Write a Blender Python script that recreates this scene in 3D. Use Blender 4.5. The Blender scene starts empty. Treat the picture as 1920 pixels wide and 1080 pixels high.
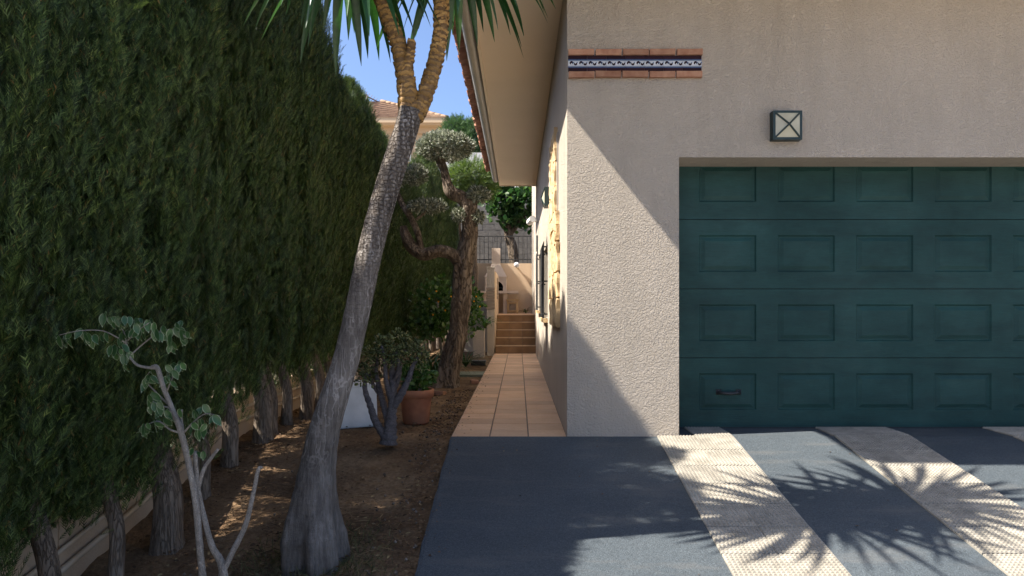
import bpy, bmesh, math, random
import numpy as np
from mathutils import Vector, Matrix, Quaternion, noise

R = math.radians
scene = bpy.context.scene
C = scene.collection
rnd = random.Random(7)

# ------------------------------------------------------------------ camera
F = 1345.0            # focal length in photo pixels (1920 wide)
VX, VY = 972.0, 575.0 # where the depth direction vanishes in the photo
CH = 1.017            # camera height above the garage threshold
cd = bpy.data.cameras.new('camera'); cam = bpy.data.objects.new('camera', cd); C.objects.link(cam)
cam.location = (0, 0, CH); cam.rotation_euler = (R(90), 0, 0)
cd.sensor_width = 36; cd.lens = F / 1920 * 36
cd.shift_x = -(VX - 960) / 1920; cd.shift_y = (VY - 540) / 1920
cd.clip_end = 800; cd.clip_start = 0.05
scene.camera = cam

# ------------------------------------------------------------------ light
SUN = Vector((1.0, 0.20, -1.268)).normalized()
w = bpy.data.worlds.new('World'); scene.world = w; w.use_nodes = True
nt = w.node_tree; bg = nt.nodes['Background']
sky = nt.nodes.new('ShaderNodeTexSky'); sky.sky_type = 'NISHITA'; sky.sun_disc = False
sky.sun_elevation = math.asin(-SUN.z)
sky.sun_rotation = math.atan2(-SUN.x, -SUN.y) % (2 * math.pi)
sky.air_density = 0.72; sky.dust_density = 2.6; sky.ozone_density = 5.0; sky.altitude = 60
nt.links.new(sky.outputs[0], bg.inputs[0]); bg.inputs[1].default_value = 0.10
sd = bpy.data.lights.new('sun', 'SUN'); sd.energy = 5.0; sd.angle = R(0.53); sd.color = (1.0, 0.93, 0.83)
so = bpy.data.objects.new('sun', sd); C.objects.link(so); so.location = (-8, -2, 12)
so.rotation_euler = SUN.to_track_quat('-Z', 'Y').to_euler()
vs = scene.view_settings
vs.view_transform = 'Standard'; vs.look = 'None'; vs.gamma = 1; vs.use_curve_mapping = False
vs.exposure = 1.58

# ------------------------------------------------------------------ helpers
def at(px, py, Y):
    """photo pixel + real distance -> world point (used to measure the place)"""
    return Vector(((px - VX) / F * Y, Y, CH - (py - VY) / F * Y))

FRONT = 5.62
def gz(y):
    """height of the ground: level beside the house, ramp down from the garage, street level"""
    if y >= FRONT: return 0.0
    if y <= 1.8: return -(FRONT - 1.8) * 0.173
    return -(FRONT - y) * 0.173

WL = {}
def link(o, parent=None, loc=(0, 0, 0)):
    C.objects.link(o); loc = Vector(loc); WL[o] = loc
    if parent is not None:
        o.parent = parent; o.location = loc - WL[parent]
    else:
        o.location = loc
    return o
def tag(o, label=None, cat=None, group=None, kind=None):
    if label: o['label'] = label
    if cat: o['category'] = cat
    if group: o['group'] = group
    if kind: o['kind'] = kind
    return o
def thing(name, label, cat, loc=(0, 0, 0), group=None):
    o = bpy.data.objects.new(name, None); o.empty_display_size = 0.1
    link(o, None, loc); return tag(o, label, cat, group)
def part(name, me, parent, loc=None, kind=None):
    o = bpy.data.objects.new(name, me)
    link(o, parent, WL[parent] if loc is None else loc)
    if kind: o['kind'] = kind
    return o

class MB:
    """collects shapes; build() makes one mesh"""
    def __init__(s): s.v = []; s.f = []; s.m = []
    def add(s, vs, fs, m=0):
        b = len(s.v); s.v += [tuple(v) for v in vs]; s.f += [tuple(i + b for i in f) for f in fs]; s.m += [m] * len(fs); return s
    def box(s, a, b, m=0):
        x0, y0, z0 = a; x1, y1, z1 = b
        return s.add([(x0,y0,z0),(x1,y0,z0),(x1,y1,z0),(x0,y1,z0),(x0,y0,z1),(x1,y0,z1),(x1,y1,z1),(x0,y1,z1)],
                     [(0,3,2,1),(4,5,6,7),(0,1,5,4),(1,2,6,5),(2,3,7,6),(3,0,4,7)], m)
    def bar(s, a, b, r, n=6, m=0):
        return s.tube([a, b], [r, r], n, m=m)
    def tube(s, pts, rad, n=10, m=0, cap=True, fn=None):
        pts = [Vector(p) for p in pts]; k = len(pts)
        t0 = (pts[1] - pts[0]).normalized()
        ref = Vector((0, 1, 0)) if abs(t0.y) < 0.8 else Vector((1, 0, 0))
        u = (ref - t0 * ref.dot(t0)).normalized()
        vv = []
        for i, p in enumerate(pts):
            t = (pts[min(i + 1, k - 1)] - pts[max(i - 1, 0)]).normalized()
            u = (u - t * u.dot(t)).normalized(); q = t.cross(u)
            for j in range(n):
                a = 2 * math.pi * j / n
                r = rad[i] * (fn(i, a, p) if fn else 1)
                vv.append(p + (u * math.cos(a) + q * math.sin(a)) * r)
        ff = []
        for i in range(k - 1):
            for j in range(n):
                j2 = (j + 1) % n
                ff.append((i*n + j, i*n + j2, (i+1)*n + j2, (i+1)*n + j))
        if cap:
            ff.append(tuple(range(n - 1, -1, -1))); ff.append(tuple((k-1)*n + j for j in range(n)))
        return s.add(vv, ff, m)
    def lathe(s, prof, n=24, c=(0, 0, 0), m=0):
        vv = [(c[0] + r * math.cos(2*math.pi*j/n), c[1] + r * math.sin(2*math.pi*j/n), c[2] + z) for r, z in prof for j in range(n)]
        ff = [(i*n + j, i*n + (j+1) % n, (i+1)*n + (j+1) % n, (i+1)*n + j) for i in range(len(prof)-1) for j in range(n)]
        return s.add(vv, ff, m)
    def mesh(s, name, mats, smooth=False):
        me = bpy.data.meshes.new(name); me.from_pydata(s.v, [], s.f); me.update()
        for m in (mats if isinstance(mats, (list, tuple)) else [mats]): me.materials.append(m)
        if any(s.m): me.polygons.foreach_set('material_index', s.m)
        if smooth: me.polygons.foreach_set('use_smooth', [True] * len(me.polygons))
        return me

def spline(pts, n):
    """Catmull-Rom through (x,y,z,r) rows -> points, radii"""
    P = [np.array(p, float) for p in pts]; P = [2*P[0] - P[1]] + P + [2*P[-1] - P[-2]]
    out = []
    for i in range(1, len(P) - 2):
        for k in range(n):
            t = k / n
            out.append(0.5 * ((2*P[i]) + (-P[i-1] + P[i+1])*t + (2*P[i-1] - 5*P[i] + 4*P[i+1] - P[i+2])*t*t + (-P[i-1] + 3*P[i] - 3*P[i+1] + P[i+2])*t**3))
    out.append(P[-2])
    return [Vector(o[:3]) for o in out], [max(0.002, float(o[3])) for o in out]

def cloud(name, tmpl_v, tmpl_f, pos, rot, scl, mats, midx=None):
    """many copies of a small template (leaves, sprays) joined into one mesh"""
    tv = np.array(tmpl_v, float); N = len(pos)
    V = np.einsum('nij,kj->nki', rot, tv) * np.asarray(scl, float).reshape(-1, 1, 1) + np.asarray(pos, float)[:, None, :]
    nv = len(tv); V = V.reshape(-1, 3)
    loops = np.concatenate([np.array(f) for f in tmpl_f]); ls = np.array([len(f) for f in tmpl_f])
    L = (loops[None, :] + (np.arange(N) * nv)[:, None]).reshape(-1)
    sizes = np.tile(ls, N); starts = np.concatenate([[0], np.cumsum(sizes)[:-1]])
    me = bpy.data.meshes.new(name)
    me.vertices.add(len(V)); me.vertices.foreach_set('co', V.reshape(-1).astype(np.float32))
    me.loops.add(len(L)); me.loops.foreach_set('vertex_index', L.astype(np.int32))
    me.polygons.add(len(sizes)); me.polygons.foreach_set('loop_start', starts.astype(np.int32))
    me.polygons.foreach_set('loop_total', sizes.astype(np.int32))
    for m in (mats if isinstance(mats, (list, tuple)) else [mats]): me.materials.append(m)
    if midx is not None: me.polygons.foreach_set('material_index', np.tile(np.array(midx, np.int32), N))
    me.update(calc_edges=True); me.validate()
    return me

def frames(axis, g, roll=None):
    """rotation matrices whose local Y runs along axis, with random roll (local Z = face normal)"""
    a = axis / np.linalg.norm(axis, axis=1, keepdims=True); N = len(a)
    r = g.normal(size=(N, 3)) if roll is None else roll
    z = r - a * np.sum(r * a, axis=1, keepdims=True); z /= np.linalg.norm(z, axis=1, keepdims=True) + 1e-9
    x = np.cross(a, z)
    return np.stack([x, a, z], axis=2)

# ------------------------------------------------------------------ materials
class NT:
    def __init__(s, name, rough=0.8, spec=0.3):
        s.m = bpy.data.materials.new(name); s.m.use_nodes = True; s.t = s.m.node_tree
        s.b = s.t.nodes['Principled BSDF']; s.b.inputs['Roughness'].default_value = rough
        s.b.inputs['Specular IOR Level'].default_value = spec
    def n(s, typ, **kw):
        nd = s.t.nodes.new(typ)
        for k, v in kw.items():
            if k in nd.inputs: nd.inputs[k].default_value = v
            else: setattr(nd, k, v)
        return nd
    def l(s, a, b): s.t.links.new(a, b)
    def vec(s, scale=(1, 1, 1), own=False):
        tc = s.n('ShaderNodeTexCoord'); out = tc.outputs['Object']
        if own:
            oi = s.n('ShaderNodeObjectInfo'); mu = s.n('ShaderNodeMath', operation='MULTIPLY'); mu.inputs[1].default_value = 91.0
            s.l(oi.outputs['Random'], mu.inputs[0])
            ad = s.n('ShaderNodeVectorMath', operation='ADD'); s.l(out, ad.inputs[0]); s.l(mu.outputs[0], ad.inputs[1]); out = ad.outputs[0]
        mp = s.n('ShaderNodeMapping'); mp.inputs['Scale'].default_value = scale; s.l(out, mp.inputs['Vector'])
        return mp.outputs[0]
    def noise(s, vec, scale, detail=4, rough=0.55):
        nd = s.n('ShaderNodeTexNoise'); nd.inputs['Scale'].default_value = scale; nd.inputs['Detail'].default_value = detail
        nd.inputs['Roughness'].default_value = rough; s.l(vec, nd.inputs['Vector']); return nd.outputs['Fac']
    def ramp(s, fac, stops):
        r = s.n('ShaderNodeValToRGB'); e = r.color_ramp.elements
        while len(e) < len(stops): e.new(0.5)
        for el, (p, c) in zip(e, stops):
            el.position = p; el.color = (c[0], c[1], c[2], 1) if len(c) == 3 else c
        s.l(fac, r.inputs[0]); return r.outputs[0]
    def mix(s, fac, a, b, mode='MIX'):
        nd = s.n('ShaderNodeMix', data_type='RGBA', blend_type=mode)
        for inp, v in ((nd.inputs[0], fac), (nd.inputs[6], a), (nd.inputs[7], b)):
            if hasattr(v, 'is_linked'): s.l(v, inp)
            elif isinstance(v, (int, float)): inp.default_value = v
            else: inp.default_value = (v[0], v[1], v[2], 1)
        return nd.outputs[2]
    def col(s, c):
        if hasattr(c, 'is_linked'): s.l(c, s.b.inputs['Base Color'])
        else: s.b.inputs['Base Color'].default_value = (c[0], c[1], c[2], 1)
    def bump(s, h, dist, strength=1.0):
        b = s.n('ShaderNodeBump'); b.inputs['Distance'].default_value = dist; b.inputs['Strength'].default_value = strength
        s.l(h, b.inputs['Height'])
        if s.b.inputs['Normal'].is_linked: s.l(s.b.inputs['Normal'].links[0].from_socket, b.inputs['Normal'])
        s.l(b.outputs[0], s.b.inputs['Normal'])
    def rand(s): return s.n('ShaderNodeObjectInfo').outputs['Random']
    def island(s): return s.n('ShaderNodeNewGeometry').outputs['Random Per Island']
    def translucent(s, col, fac):
        tr = s.n('ShaderNodeBsdfTranslucent')
        if hasattr(col, 'is_linked'): s.l(col, tr.inputs[0])
        else: tr.inputs[0].default_value = (*col, 1)
        mx = s.n('ShaderNodeMixShader'); mx.inputs[0].default_value = fac
        out = [n for n in s.t.nodes if n.type == 'OUTPUT_MATERIAL'][0]
        s.l(s.b.outputs[0], mx.inputs[1]); s.l(tr.outputs[0], mx.inputs[2]); s.l(mx.outputs[0], out.inputs[0])

def simple(name, c1, c2, scale, rough=0.8, bump=0.0, bscale=None, stretch=(1, 1, 1), own=False, spec=0.3, var=0.0):
    t = NT(name, rough, spec); v = t.vec(stretch, own)
    f = t.noise(v, scale, 5)
    c = t.ramp(f, [(0.3, c1), (0.7, c2)])
    if var:
        r = t.ramp(t.rand(), [(0, (1-var,)*3), (1, (1+var,)*3)]); c = t.mix(1.0, c, r, 'MULTIPLY')
    t.col(c)
    if bump: t.bump(t.noise(v, bscale or scale * 6, 4), bump)
    return t.m

def foliage(name, stops, rough=0.55, trans=0.3, tcol=None, spec=0.35):
    t = NT(name, rough, spec); c = t.ramp(t.island(), stops); t.col(c)
    if trans:
        hs = t.n('ShaderNodeHueSaturation', Saturation=1.15, Value=1.3); t.l(c, hs.inputs['Color'])
        t.translucent(hs.outputs[0], trans)
    return t.m

M = {}
# plaster of the house: coarse splatter render
def plaster(name, c1, c2, bump):
    t = NT(name, 0.9, 0.15); v = t.vec()
    big = t.noise(v, 0.9, 6, 0.6); fine = t.noise(t.vec((1, 1, 0.12)), 6, 6, 0.7)
    c = t.ramp(big, [(0.3, c1), (0.72, c2)]); c = t.mix(0.3, c, t.ramp(fine, [(0.3, (0.74, 0.73, 0.71)), (0.55, (1.0, 1.0, 1.0)), (0.75, (1.1, 1.1, 1.1))]), 'MULTIPLY')
    t.col(c)
    n1 = t.noise(v, 88, 3, 0.55); rr = t.ramp(n1, [(0.36, (0, 0, 0)), (0.62, (1, 1, 1))])
    t.bump(rr, bump); t.bump(t.noise(v, 190, 2), bump * 0.18)
    t.bump(t.noise(v, 4, 3), 0.012)
    return t.m
M['plaster'] = plaster('plaster', (0.52, 0.455, 0.375), (0.595, 0.52, 0.435), 0.0088)
M['soffit'] = simple('soffit_paint', (0.76, 0.655, 0.52), (0.80, 0.69, 0.56), 1.5, 0.85, 0.001, 120)
M['gutter'] = simple('gutter_metal', (0.40, 0.38, 0.33), (0.47, 0.44, 0.39), 3, 0.45, 0, spec=0.5)
M['rooftile'] = simple('clay_roof_tile', (0.24, 0.10, 0.06), (0.42, 0.21, 0.13), 7, 0.85, 0.002, 60, own=True, var=0.25)
M['brickred'] = simple('brick_clay', (0.30, 0.14, 0.085), (0.44, 0.25, 0.16), 14, 0.9, 0.004, 70, own=True, var=0.18)
M['mortar'] = simple('mortar', (0.33, 0.30, 0.27), (0.42, 0.38, 0.34), 20, 0.95, 0.001, 200)

# garage door: worn teal paint over timber grain
t = NT('door_paint', 0.5, 0.35); v = t.vec((1, 1, 1))
g1 = t.noise(t.vec((2.5, 2.5, 30)), 4, 5); g2 = t.noise(v, 1.6, 5, 0.65)
c = t.ramp(g2, [(0.28, (0.007, 0.038, 0.035)), (0.55, (0.011, 0.055, 0.050)), (0.78, (0.018, 0.072, 0.065))])
c = t.mix(0.5, c, t.ramp(g1, [(0.35, (0.75, 0.78, 0.78)), (0.68, (1.15, 1.13, 1.12))]), 'MULTIPLY')
sc = t.noise(t.vec((30, 30, 5)), 3.0, 6, 0.7); c = t.mix(t.ramp(sc, [(0.70, (0, 0, 0)), (0.78, (0.35, 0.35, 0.35))]), c, (0.06, 0.10, 0.098))
c = t.mix(1.0, c, t.ramp(t.noise(t.vec((0.7, 0.7, 2.6)), 2.2, 6, 0.7), [(0.3, (0.68, 0.7, 0.7)), (0.7, (1.22, 1.2, 1.18))]), 'MULTIPLY')
t.col(c); t.bump(g1, 0.0022); t.bump(t.noise(v, 40, 3), 0.0008)
t.l(t.ramp(g2, [(0.3, (0.72,)*3), (0.7, (0.55,)*3)]), t.b.inputs['Roughness']); M['door'] = t.m
M['iron'] = simple('black_iron', (0.012, 0.013, 0.014), (0.03, 0.03, 0.032), 30, 0.5, 0.0005, 150, spec=0.5)
M['lampgreen'] = simple('dark_green_metal', (0.010, 0.026, 0.026), (0.02, 0.042, 0.04), 20, 0.45, 0.0004, 90, spec=0.5)
t = NT('frosted_glass', 0.35, 0.5); t.col(t.ramp(t.noise(t.vec(), 14, 3), [(0.3, (0.44, 0.41, 0.29)), (0.7, (0.52, 0.49, 0.36))])); M['frost'] = t.m
# driveway paint
t = NT('driveway_coating', 0.72, 0.25); v = t.vec()
c = t.ramp(t.noise(v, 1.1, 6, 0.6), [(0.3, (0.048, 0.060, 0.070)), (0.7, (0.070, 0.084, 0.095))])
c = t.mix(0.5, c, t.ramp(t.noise(v, 150, 3, 0.7), [(0.33, (0.55,)*3), (0.68, (1.45,)*3)]), 'MULTIPLY')
c = t.mix(0.6, c, t.ramp(t.noise(v, 75, 4, 0.8), [(0.36, (0.62,)*3), (0.64, (1.38,)*3)]), 'MULTIPLY')
c = t.mix(t.ramp(t.noise(v, 240, 1), [(0.70, (0, 0, 0)), (0.76, (0.55,)*3)]), c, (0.30, 0.31, 0.32))
c = t.mix(t.ramp(t.noise(t.vec((0.6, 2.5, 1)), 2.4, 5, 0.7), [(0.52, (0, 0, 0)), (0.72, (0.55,)*3)]), c, (0.115, 0.115, 0.112))
t.col(c); t.bump(t.noise(v, 130, 2), 0.005); t.bump(t.noise(v, 30, 3), 0.003); M['drive'] = t.m
t = NT('cream_grip_tile', 0.8, 0.25); v = t.vec(own=True)
c = t.ramp(t.noise(v, 9, 5, 0.65), [(0.28, (0.20, 0.185, 0.155)), (0.68, (0.36, 0.335, 0.285))])
c = t.mix(1, c, t.ramp(t.rand(), [(0, (0.84,)*3), (1, (1.08, 1.06, 1.03))]), 'MULTIPLY'); t.col(c); t.bump(t.noise(v, 120, 3), 0.001); M['grip'] = t.m
t = NT('terracotta_floor_tile', 0.6, 0.35); v = t.vec(own=True)
c = t.ramp(t.noise(v, 5, 5, 0.6), [(0.25, (0.58, 0.36, 0.21)), (0.5, (0.65, 0.42, 0.255)), (0.8, (0.70, 0.48, 0.31))])
c = t.mix(1, c, t.ramp(t.rand(), [(0, (0.82, 0.80, 0.79)), (0.5, (1, 1, 1)), (1, (1.1, 1.09, 1.07))]), 'MULTIPLY')
c = t.mix(0.3, c, t.ramp(t.noise(v, 45, 3), [(0.35, (0.8,)*3), (0.65, (1.1,)*3)]), 'MULTIPLY')
t.col(c); t.bump(t.noise(v, 18, 3), 0.0012); M['terra'] = t.m
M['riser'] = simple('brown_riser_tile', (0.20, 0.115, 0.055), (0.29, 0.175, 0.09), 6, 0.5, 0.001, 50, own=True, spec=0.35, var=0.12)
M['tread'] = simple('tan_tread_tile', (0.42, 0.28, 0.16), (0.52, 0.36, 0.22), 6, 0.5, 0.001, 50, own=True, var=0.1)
M['grout'] = simple('grout', (0.15, 0.115, 0.085), (0.24, 0.19, 0.15), 30, 0.95, 0.001, 150)
# soil
t = NT('soil', 0.95, 0.1); v = t.vec()
c = t.ramp(t.noise(v, 1.7, 7, 0.62), [(0.25, (0.07, 0.042, 0.024)), (0.48, (0.19, 0.122, 0.07)), (0.72, (0.32, 0.215, 0.125))])
c = t.mix(0.7, c, t.ramp(t.noise(v, 40, 5, 0.7), [(0.34, (0.5, 0.47, 0.44)), (0.66, (1.2, 1.2, 1.2))]), 'MULTIPLY')
t.col(c); t.bump(t.noise(v, 60, 5, 0.7), 0.014); t.bump(t.noise(v, 11, 4), 0.03); M['soil'] = t.m
M['ground'] = simple('dry_ground', (0.14, 0.11, 0.08), (0.26, 0.22, 0.17), 0.6, 0.95, 0.02, 6)
M['litter'] = foliage('dry_litter', [(0, (0.05, 0.028, 0.014)), (0.5, (0.11, 0.06, 0.03)), (0.85, (0.20, 0.13, 0.07)), (1, (0.36, 0.26, 0.12))], 0.8, 0)
M['pebble'] = foliage('pebble_stone', [(0, (0.07, 0.05, 0.035)), (0.6, (0.15, 0.115, 0.085)), (0.93, (0.22, 0.17, 0.13)), (1, (0.36, 0.32, 0.27))], 0.85, 0)
M['street'] = simple('bounce_concrete', (0.40, 0.36, 0.31), (0.50, 0.45, 0.39), 1.2, 0.9, 0.002, 80)  # pale so that the added street bounces sunlight
M['bluffwall'] = simple('beige_render', (0.40, 0.30, 0.20), (0.52, 0.40, 0.28), 1.6, 0.92, 0.003, 70)
M['pinkwall'] = simple('pink_beige_render', (0.56, 0.42, 0.29), (0.62, 0.48, 0.34), 1.2, 0.92, 0.002, 60)
M['pipe'] = simple('cream_pipe', (0.46, 0.37, 0.26), (0.55, 0.45, 0.33), 4, 0.5)
M['whitebox'] = simple('white_plastic', (0.58, 0.58, 0.56), (0.78, 0.78, 0.76), 6, 0.6, 0.001, 60)
M['cement'] = simple('white_cement', (0.62, 0.50, 0.40), (0.72, 0.60, 0.49), 5, 0.9, 0.002, 80)
M['soot'] = simple('soot', (0.008, 0.006, 0.005), (0.03, 0.022, 0.018), 9, 0.95)
M['wood'] = simple('pale_wood', (0.42, 0.27, 0.13), (0.58, 0.40, 0.21), 5, 0.7, 0.001, 40, stretch=(6, 6, 1))
M['woodgrey'] = simple('grey_wood', (0.22, 0.17, 0.13), (0.32, 0.26, 0.2), 8, 0.8, 0.001, 40, stretch=(1, 1, 8))
M['terrapot'] = simple('terracotta_pot', (0.26, 0.10, 0.055), (0.44, 0.19, 0.10), 7, 0.8, 0.001, 60)
M['stone'] = simple('yellow_stone', (0.42, 0.29, 0.15), (0.66, 0.50, 0.30), 7, 0.9, 0.02, 14, own=True, var=0.12)
M['slabgreen'] = simple('mossy_slab', (0.12, 0.15, 0.11), (0.24, 0.25, 0.19), 9, 0.9, 0.004, 40)
M['block'] = simple('shaded_block', (0.13, 0.118, 0.105), (0.20, 0.185, 0.168), 8, 0.95, 0.003, 60, own=True, var=0.1)  # darkened: the shade on the wall is put into this colour
M['litblock'] = simple('lit_block', (0.46, 0.46, 0.45), (0.56, 0.55, 0.54), 5, 0.95, own=True, var=0.08)  # light block colour for the sunlit part of the blocks
M['shutter'] = simple('shutter_paint', (0.06, 0.07, 0.075), (0.09, 0.10, 0.105), 8, 0.5)
M['nwall'] = simple('neighbour_render', (0.56, 0.42, 0.27), (0.62, 0.47, 0.31), 0.6, 0.9)
M['nroof'] = simple('neighbour_roof_tile', (0.20, 0.125, 0.08), (0.34, 0.235, 0.155), 3, 0.9)
M['antenna'] = simple('antenna_metal', (0.10, 0.08, 0.08), (0.2, 0.14, 0.12), 9, 0.5)
M['chrome'] = simple('brushed_metal', (0.5, 0.5, 0.52), (0.6, 0.6, 0.62), 9, 0.3, spec=0.6)
t = NT('window_glass', 0.08, 0.6); t.col(t.ramp(t.noise(t.vec(), 2, 2), [(0.3, (0.012, 0.015, 0.018)), (0.7, (0.03, 0.035, 0.04))])); M['glass'] = t.m
M['whitepaint'] = simple('white_paint', (0.70, 0.68, 0.64), (0.78, 0.76, 0.72), 4, 0.6)

# bark
def bark(name, dark, light, stretch, scale, depth, own=False):
    t = NT(name, 0.92, 0.12); v = t.vec(stretch)
    vo = t.n('ShaderNodeTexVoronoi', feature='DISTANCE_TO_EDGE'); vo.inputs['Scale'].default_value = scale
    nz = t.n('ShaderNodeTexNoise'); nz.inputs['Scale'].default_value = scale * 0.7; nz.inputs['Detail'].default_value = 4
    t.l(v, nz.inputs['Vector'])
    ad = t.n('ShaderNodeVectorMath', operation='MULTIPLY_ADD'); t.l(nz.outputs['Color'], ad.inputs[0]); ad.inputs[1].default_value = (0.25,)*3; t.l(v, ad.inputs[2])
    t.l(ad.outputs[0], vo.inputs['Vector'])
    e = t.ramp(vo.outputs['Distance'], [(0.0, (0, 0, 0)), (0.16, (1, 1, 1))])
    base = t.ramp(t.noise(v, scale * 0.6, 6, 0.65), [(0.3, dark), (0.7, light)])
    t.col(t.mix(0.75, base, t.ramp(vo.outputs['Distance'], [(0, (0.42, 0.40, 0.38)), (0.14, (1.05, 1.05, 1.05))]), 'MULTIPLY'))
    t.bump(e, depth); t.bump(t.noise(v, scale * 5, 5, 0.7), depth * 0.6)
    return t.m
M['bark_cyp'] = bark('cypress_bark', (0.11, 0.085, 0.065), (0.27, 0.22, 0.17), (1, 1, 0.10), 26, 0.006)
M['bark_olive'] = bark('olive_bark', (0.115, 0.085, 0.062), (0.31, 0.25, 0.19), (1, 1, 0.3), 15, 0.03)
# yucca trunk: grey, ringed, with pale upright cracks
t = NT('yucca_bark', 0.9, 0.15); v = t.vec()
base = t.ramp(t.noise(t.vec((1, 1, 0.35)), 7, 6, 0.65), [(0.25, (0.085, 0.074, 0.066)), (0.5, (0.17, 0.152, 0.135)), (0.75, (0.29, 0.262, 0.235))])
nv = t.vec((1, 1, 0.07)); cr = t.n('ShaderNodeTexVoronoi', feature='DISTANCE_TO_EDGE'); cr.inputs['Scale'].default_value = 28
nz = t.n('ShaderNodeTexNoise'); nz.inputs['Scale'].default_value = 20; t.l(v, nz.inputs['Vector'])
ad = t.n('ShaderNodeVectorMath', operation='MULTIPLY_ADD'); t.l(nz.outputs['Color'], ad.inputs[0]); ad.inputs[1].default_value = (0.03,)*3; t.l(nv, ad.inputs[2]); t.l(ad.outputs[0], cr.inputs['Vector'])
crk = t.ramp(cr.outputs['Distance'], [(0, (0.8, 0.8, 0.8)), (0.075, (0, 0, 0))])
sx = t.n('ShaderNodeSeparateXYZ'); tc = t.n('ShaderNodeTexCoord'); t.l(tc.outputs['Object'], sx.inputs[0])
mask = t.n('ShaderNodeMapRange'); mask.inputs[1].default_value = 0.3; mask.inputs[2].default_value = 0.85; t.l(sx.outputs['Z'], mask.inputs[0])
mu = t.n('ShaderNodeMath', operation='MULTIPLY'); t.l(crk, mu.inputs[0]); t.l(mask.outputs[0], mu.inputs[1])
mu2 = t.n('ShaderNodeMath', operation='MULTIPLY'); t.l(mu.outputs[0], mu2.inputs[0]); t.l(t.ramp(t.noise(v, 6, 3), [(0.35, (0.15,)*3), (0.6, (1.0,)*3)]), mu2.inputs[1])
base = t.mix(0.8, base, t.ramp(t.noise(t.vec((1, 1, 0.09)), 52, 6, 0.75), [(0.34, (0.45, 0.43, 0.42)), (0.62, (1.25, 1.25, 1.25))]), 'MULTIPLY')
c = t.mix(mu2.outputs[0], base, (0.42, 0.39, 0.36))
rg = t.n('ShaderNodeTexVoronoi', feature='DISTANCE_TO_EDGE'); rg.inputs['Scale'].default_value = 44; rg.inputs['Randomness'].default_value = 0.55; rv = t.vec((0.8, 0.8, 1.0)); rn = t.n('ShaderNodeTexNoise'); rn.inputs['Scale'].default_value = 16; t.l(v, rn.inputs['Vector']); ra = t.n('ShaderNodeVectorMath', operation='MULTIPLY_ADD'); t.l(rn.outputs['Color'], ra.inputs[0]); ra.inputs[1].default_value = (0.06, 0.06, 0.03); t.l(rv, ra.inputs[2]); t.l(ra.outputs[0], rg.inputs['Vector'])
mk2 = t.n('ShaderNodeMapRange'); mk2.inputs[1].default_value = 1.15; mk2.inputs[2].default_value = 1.9; mk2.inputs[4].default_value = 0.85; t.l(sx.outputs['Z'], mk2.inputs[0])
dk = t.ramp(rg.outputs['Distance'], [(0, (0.48, 0.42, 0.37)), (0.30, (1.12, 1.1, 1.08))])
c = t.mix(mk2.outputs[0], c, t.mix(1.0, c, dk, 'MULTIPLY'))
t.col(c); t.bump(t.noise(t.vec((1, 1, 0.12)), 40, 6, 0.75), 0.016); t.bump(t.noise(t.vec((0.25, 0.25, 1)), 46, 4, 0.6), 0.006)
rb = t.ramp(rg.outputs['Distance'], [(0, (0, 0, 0)), (0.2, (1, 1, 1))]); mb = t.n('ShaderNodeMath', operation='MULTIPLY'); t.l(rb, mb.inputs[0]); t.l(mk2.outputs[0], mb.inputs[1]); t.bump(mb.outputs[0], 0.006)
t.bump(t.noise(t.vec((0.3, 0.3, 1)), 14, 3), 0.008)
M['bark_yucca'] = t.m
t = NT('leaf_scar', 0.55, 0.35); v = t.vec(own=True)
c = t.ramp(t.noise(v, 30, 4), [(0.3, (0.20, 0.105, 0.03)), (0.6, (0.40, 0.25, 0.085)), (0.85, (0.52, 0.36, 0.15))])
c = t.mix(1, c, t.ramp(t.rand(), [(0, (0.6, 0.56, 0.5)), (1, (1.15, 1.1, 1.05))]), 'MULTIPLY'); t.col(c); t.bump(t.noise(v, 60, 3), 0.002); M['scar'] = t.m
M['scaredge'] = simple('scar_edge', (0.09, 0.05, 0.022), (0.24, 0.145, 0.065), 30, 0.8)
t = NT('yucca_leaf', 0.38, 0.45); v = t.vec((40, 1, 1), own=True)
c = t.ramp(t.noise(v, 3, 3), [(0.3, (0.018, 0.055, 0.024)), (0.7, (0.038, 0.10, 0.036))])
c = t.mix(1, c, t.ramp(t.rand(), [(0, (0.7, 0.75, 0.8)), (0.8, (1.1, 1.1, 1.0)), (1, (1.6, 1.5, 0.9))]), 'MULTIPLY'); t.col(c); t.translucent((0.05, 0.20, 0.025), 0.16); M['yleaf'] = t.m
M['stem_grey'] = bark('grey_stem', (0.27, 0.245, 0.215), (0.47, 0.43, 0.38), (1, 1, 0.4), 60, 0.002)
M['jade_stem'] = bark('jade_stem', (0.13, 0.115, 0.12), (0.25, 0.225, 0.22), (1, 1, 2.2), 40, 0.003)
t = NT('cypress_foliage', 0.55, 0.3)
c = t.ramp(t.island(), [(0.0, (0.008, 0.018, 0.006)), (0.45, (0.030, 0.062, 0.017)), (0.80, (0.082, 0.138, 0.038)), (0.965, (0.16, 0.22, 0.07)), (0.99, (0.16, 0.11, 0.035)), (1.0, (0.25, 0.12, 0.04))])
c = t.mix(1.0, c, t.ramp(t.noise(t.vec((7, 7, 1.6)), 1.0, 3), [(0.34, (0.55, 0.58, 0.55)), (0.5, (1.0, 1.0, 1.0)), (0.66, (1.7, 1.5, 1.2))]), 'MULTIPLY')
c = t.mix(t.ramp(t.noise(t.vec((3.2, 3.2, 1.1), own=True), 1.3, 4), [(0.70, (0, 0, 0)), (0.78, (0.6,)*3)]), c, (0.15, 0.10, 0.035))
t.col(c); t.translucent((0.10, 0.15, 0.03), 0.22); M['cyp'] = t.m
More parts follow.
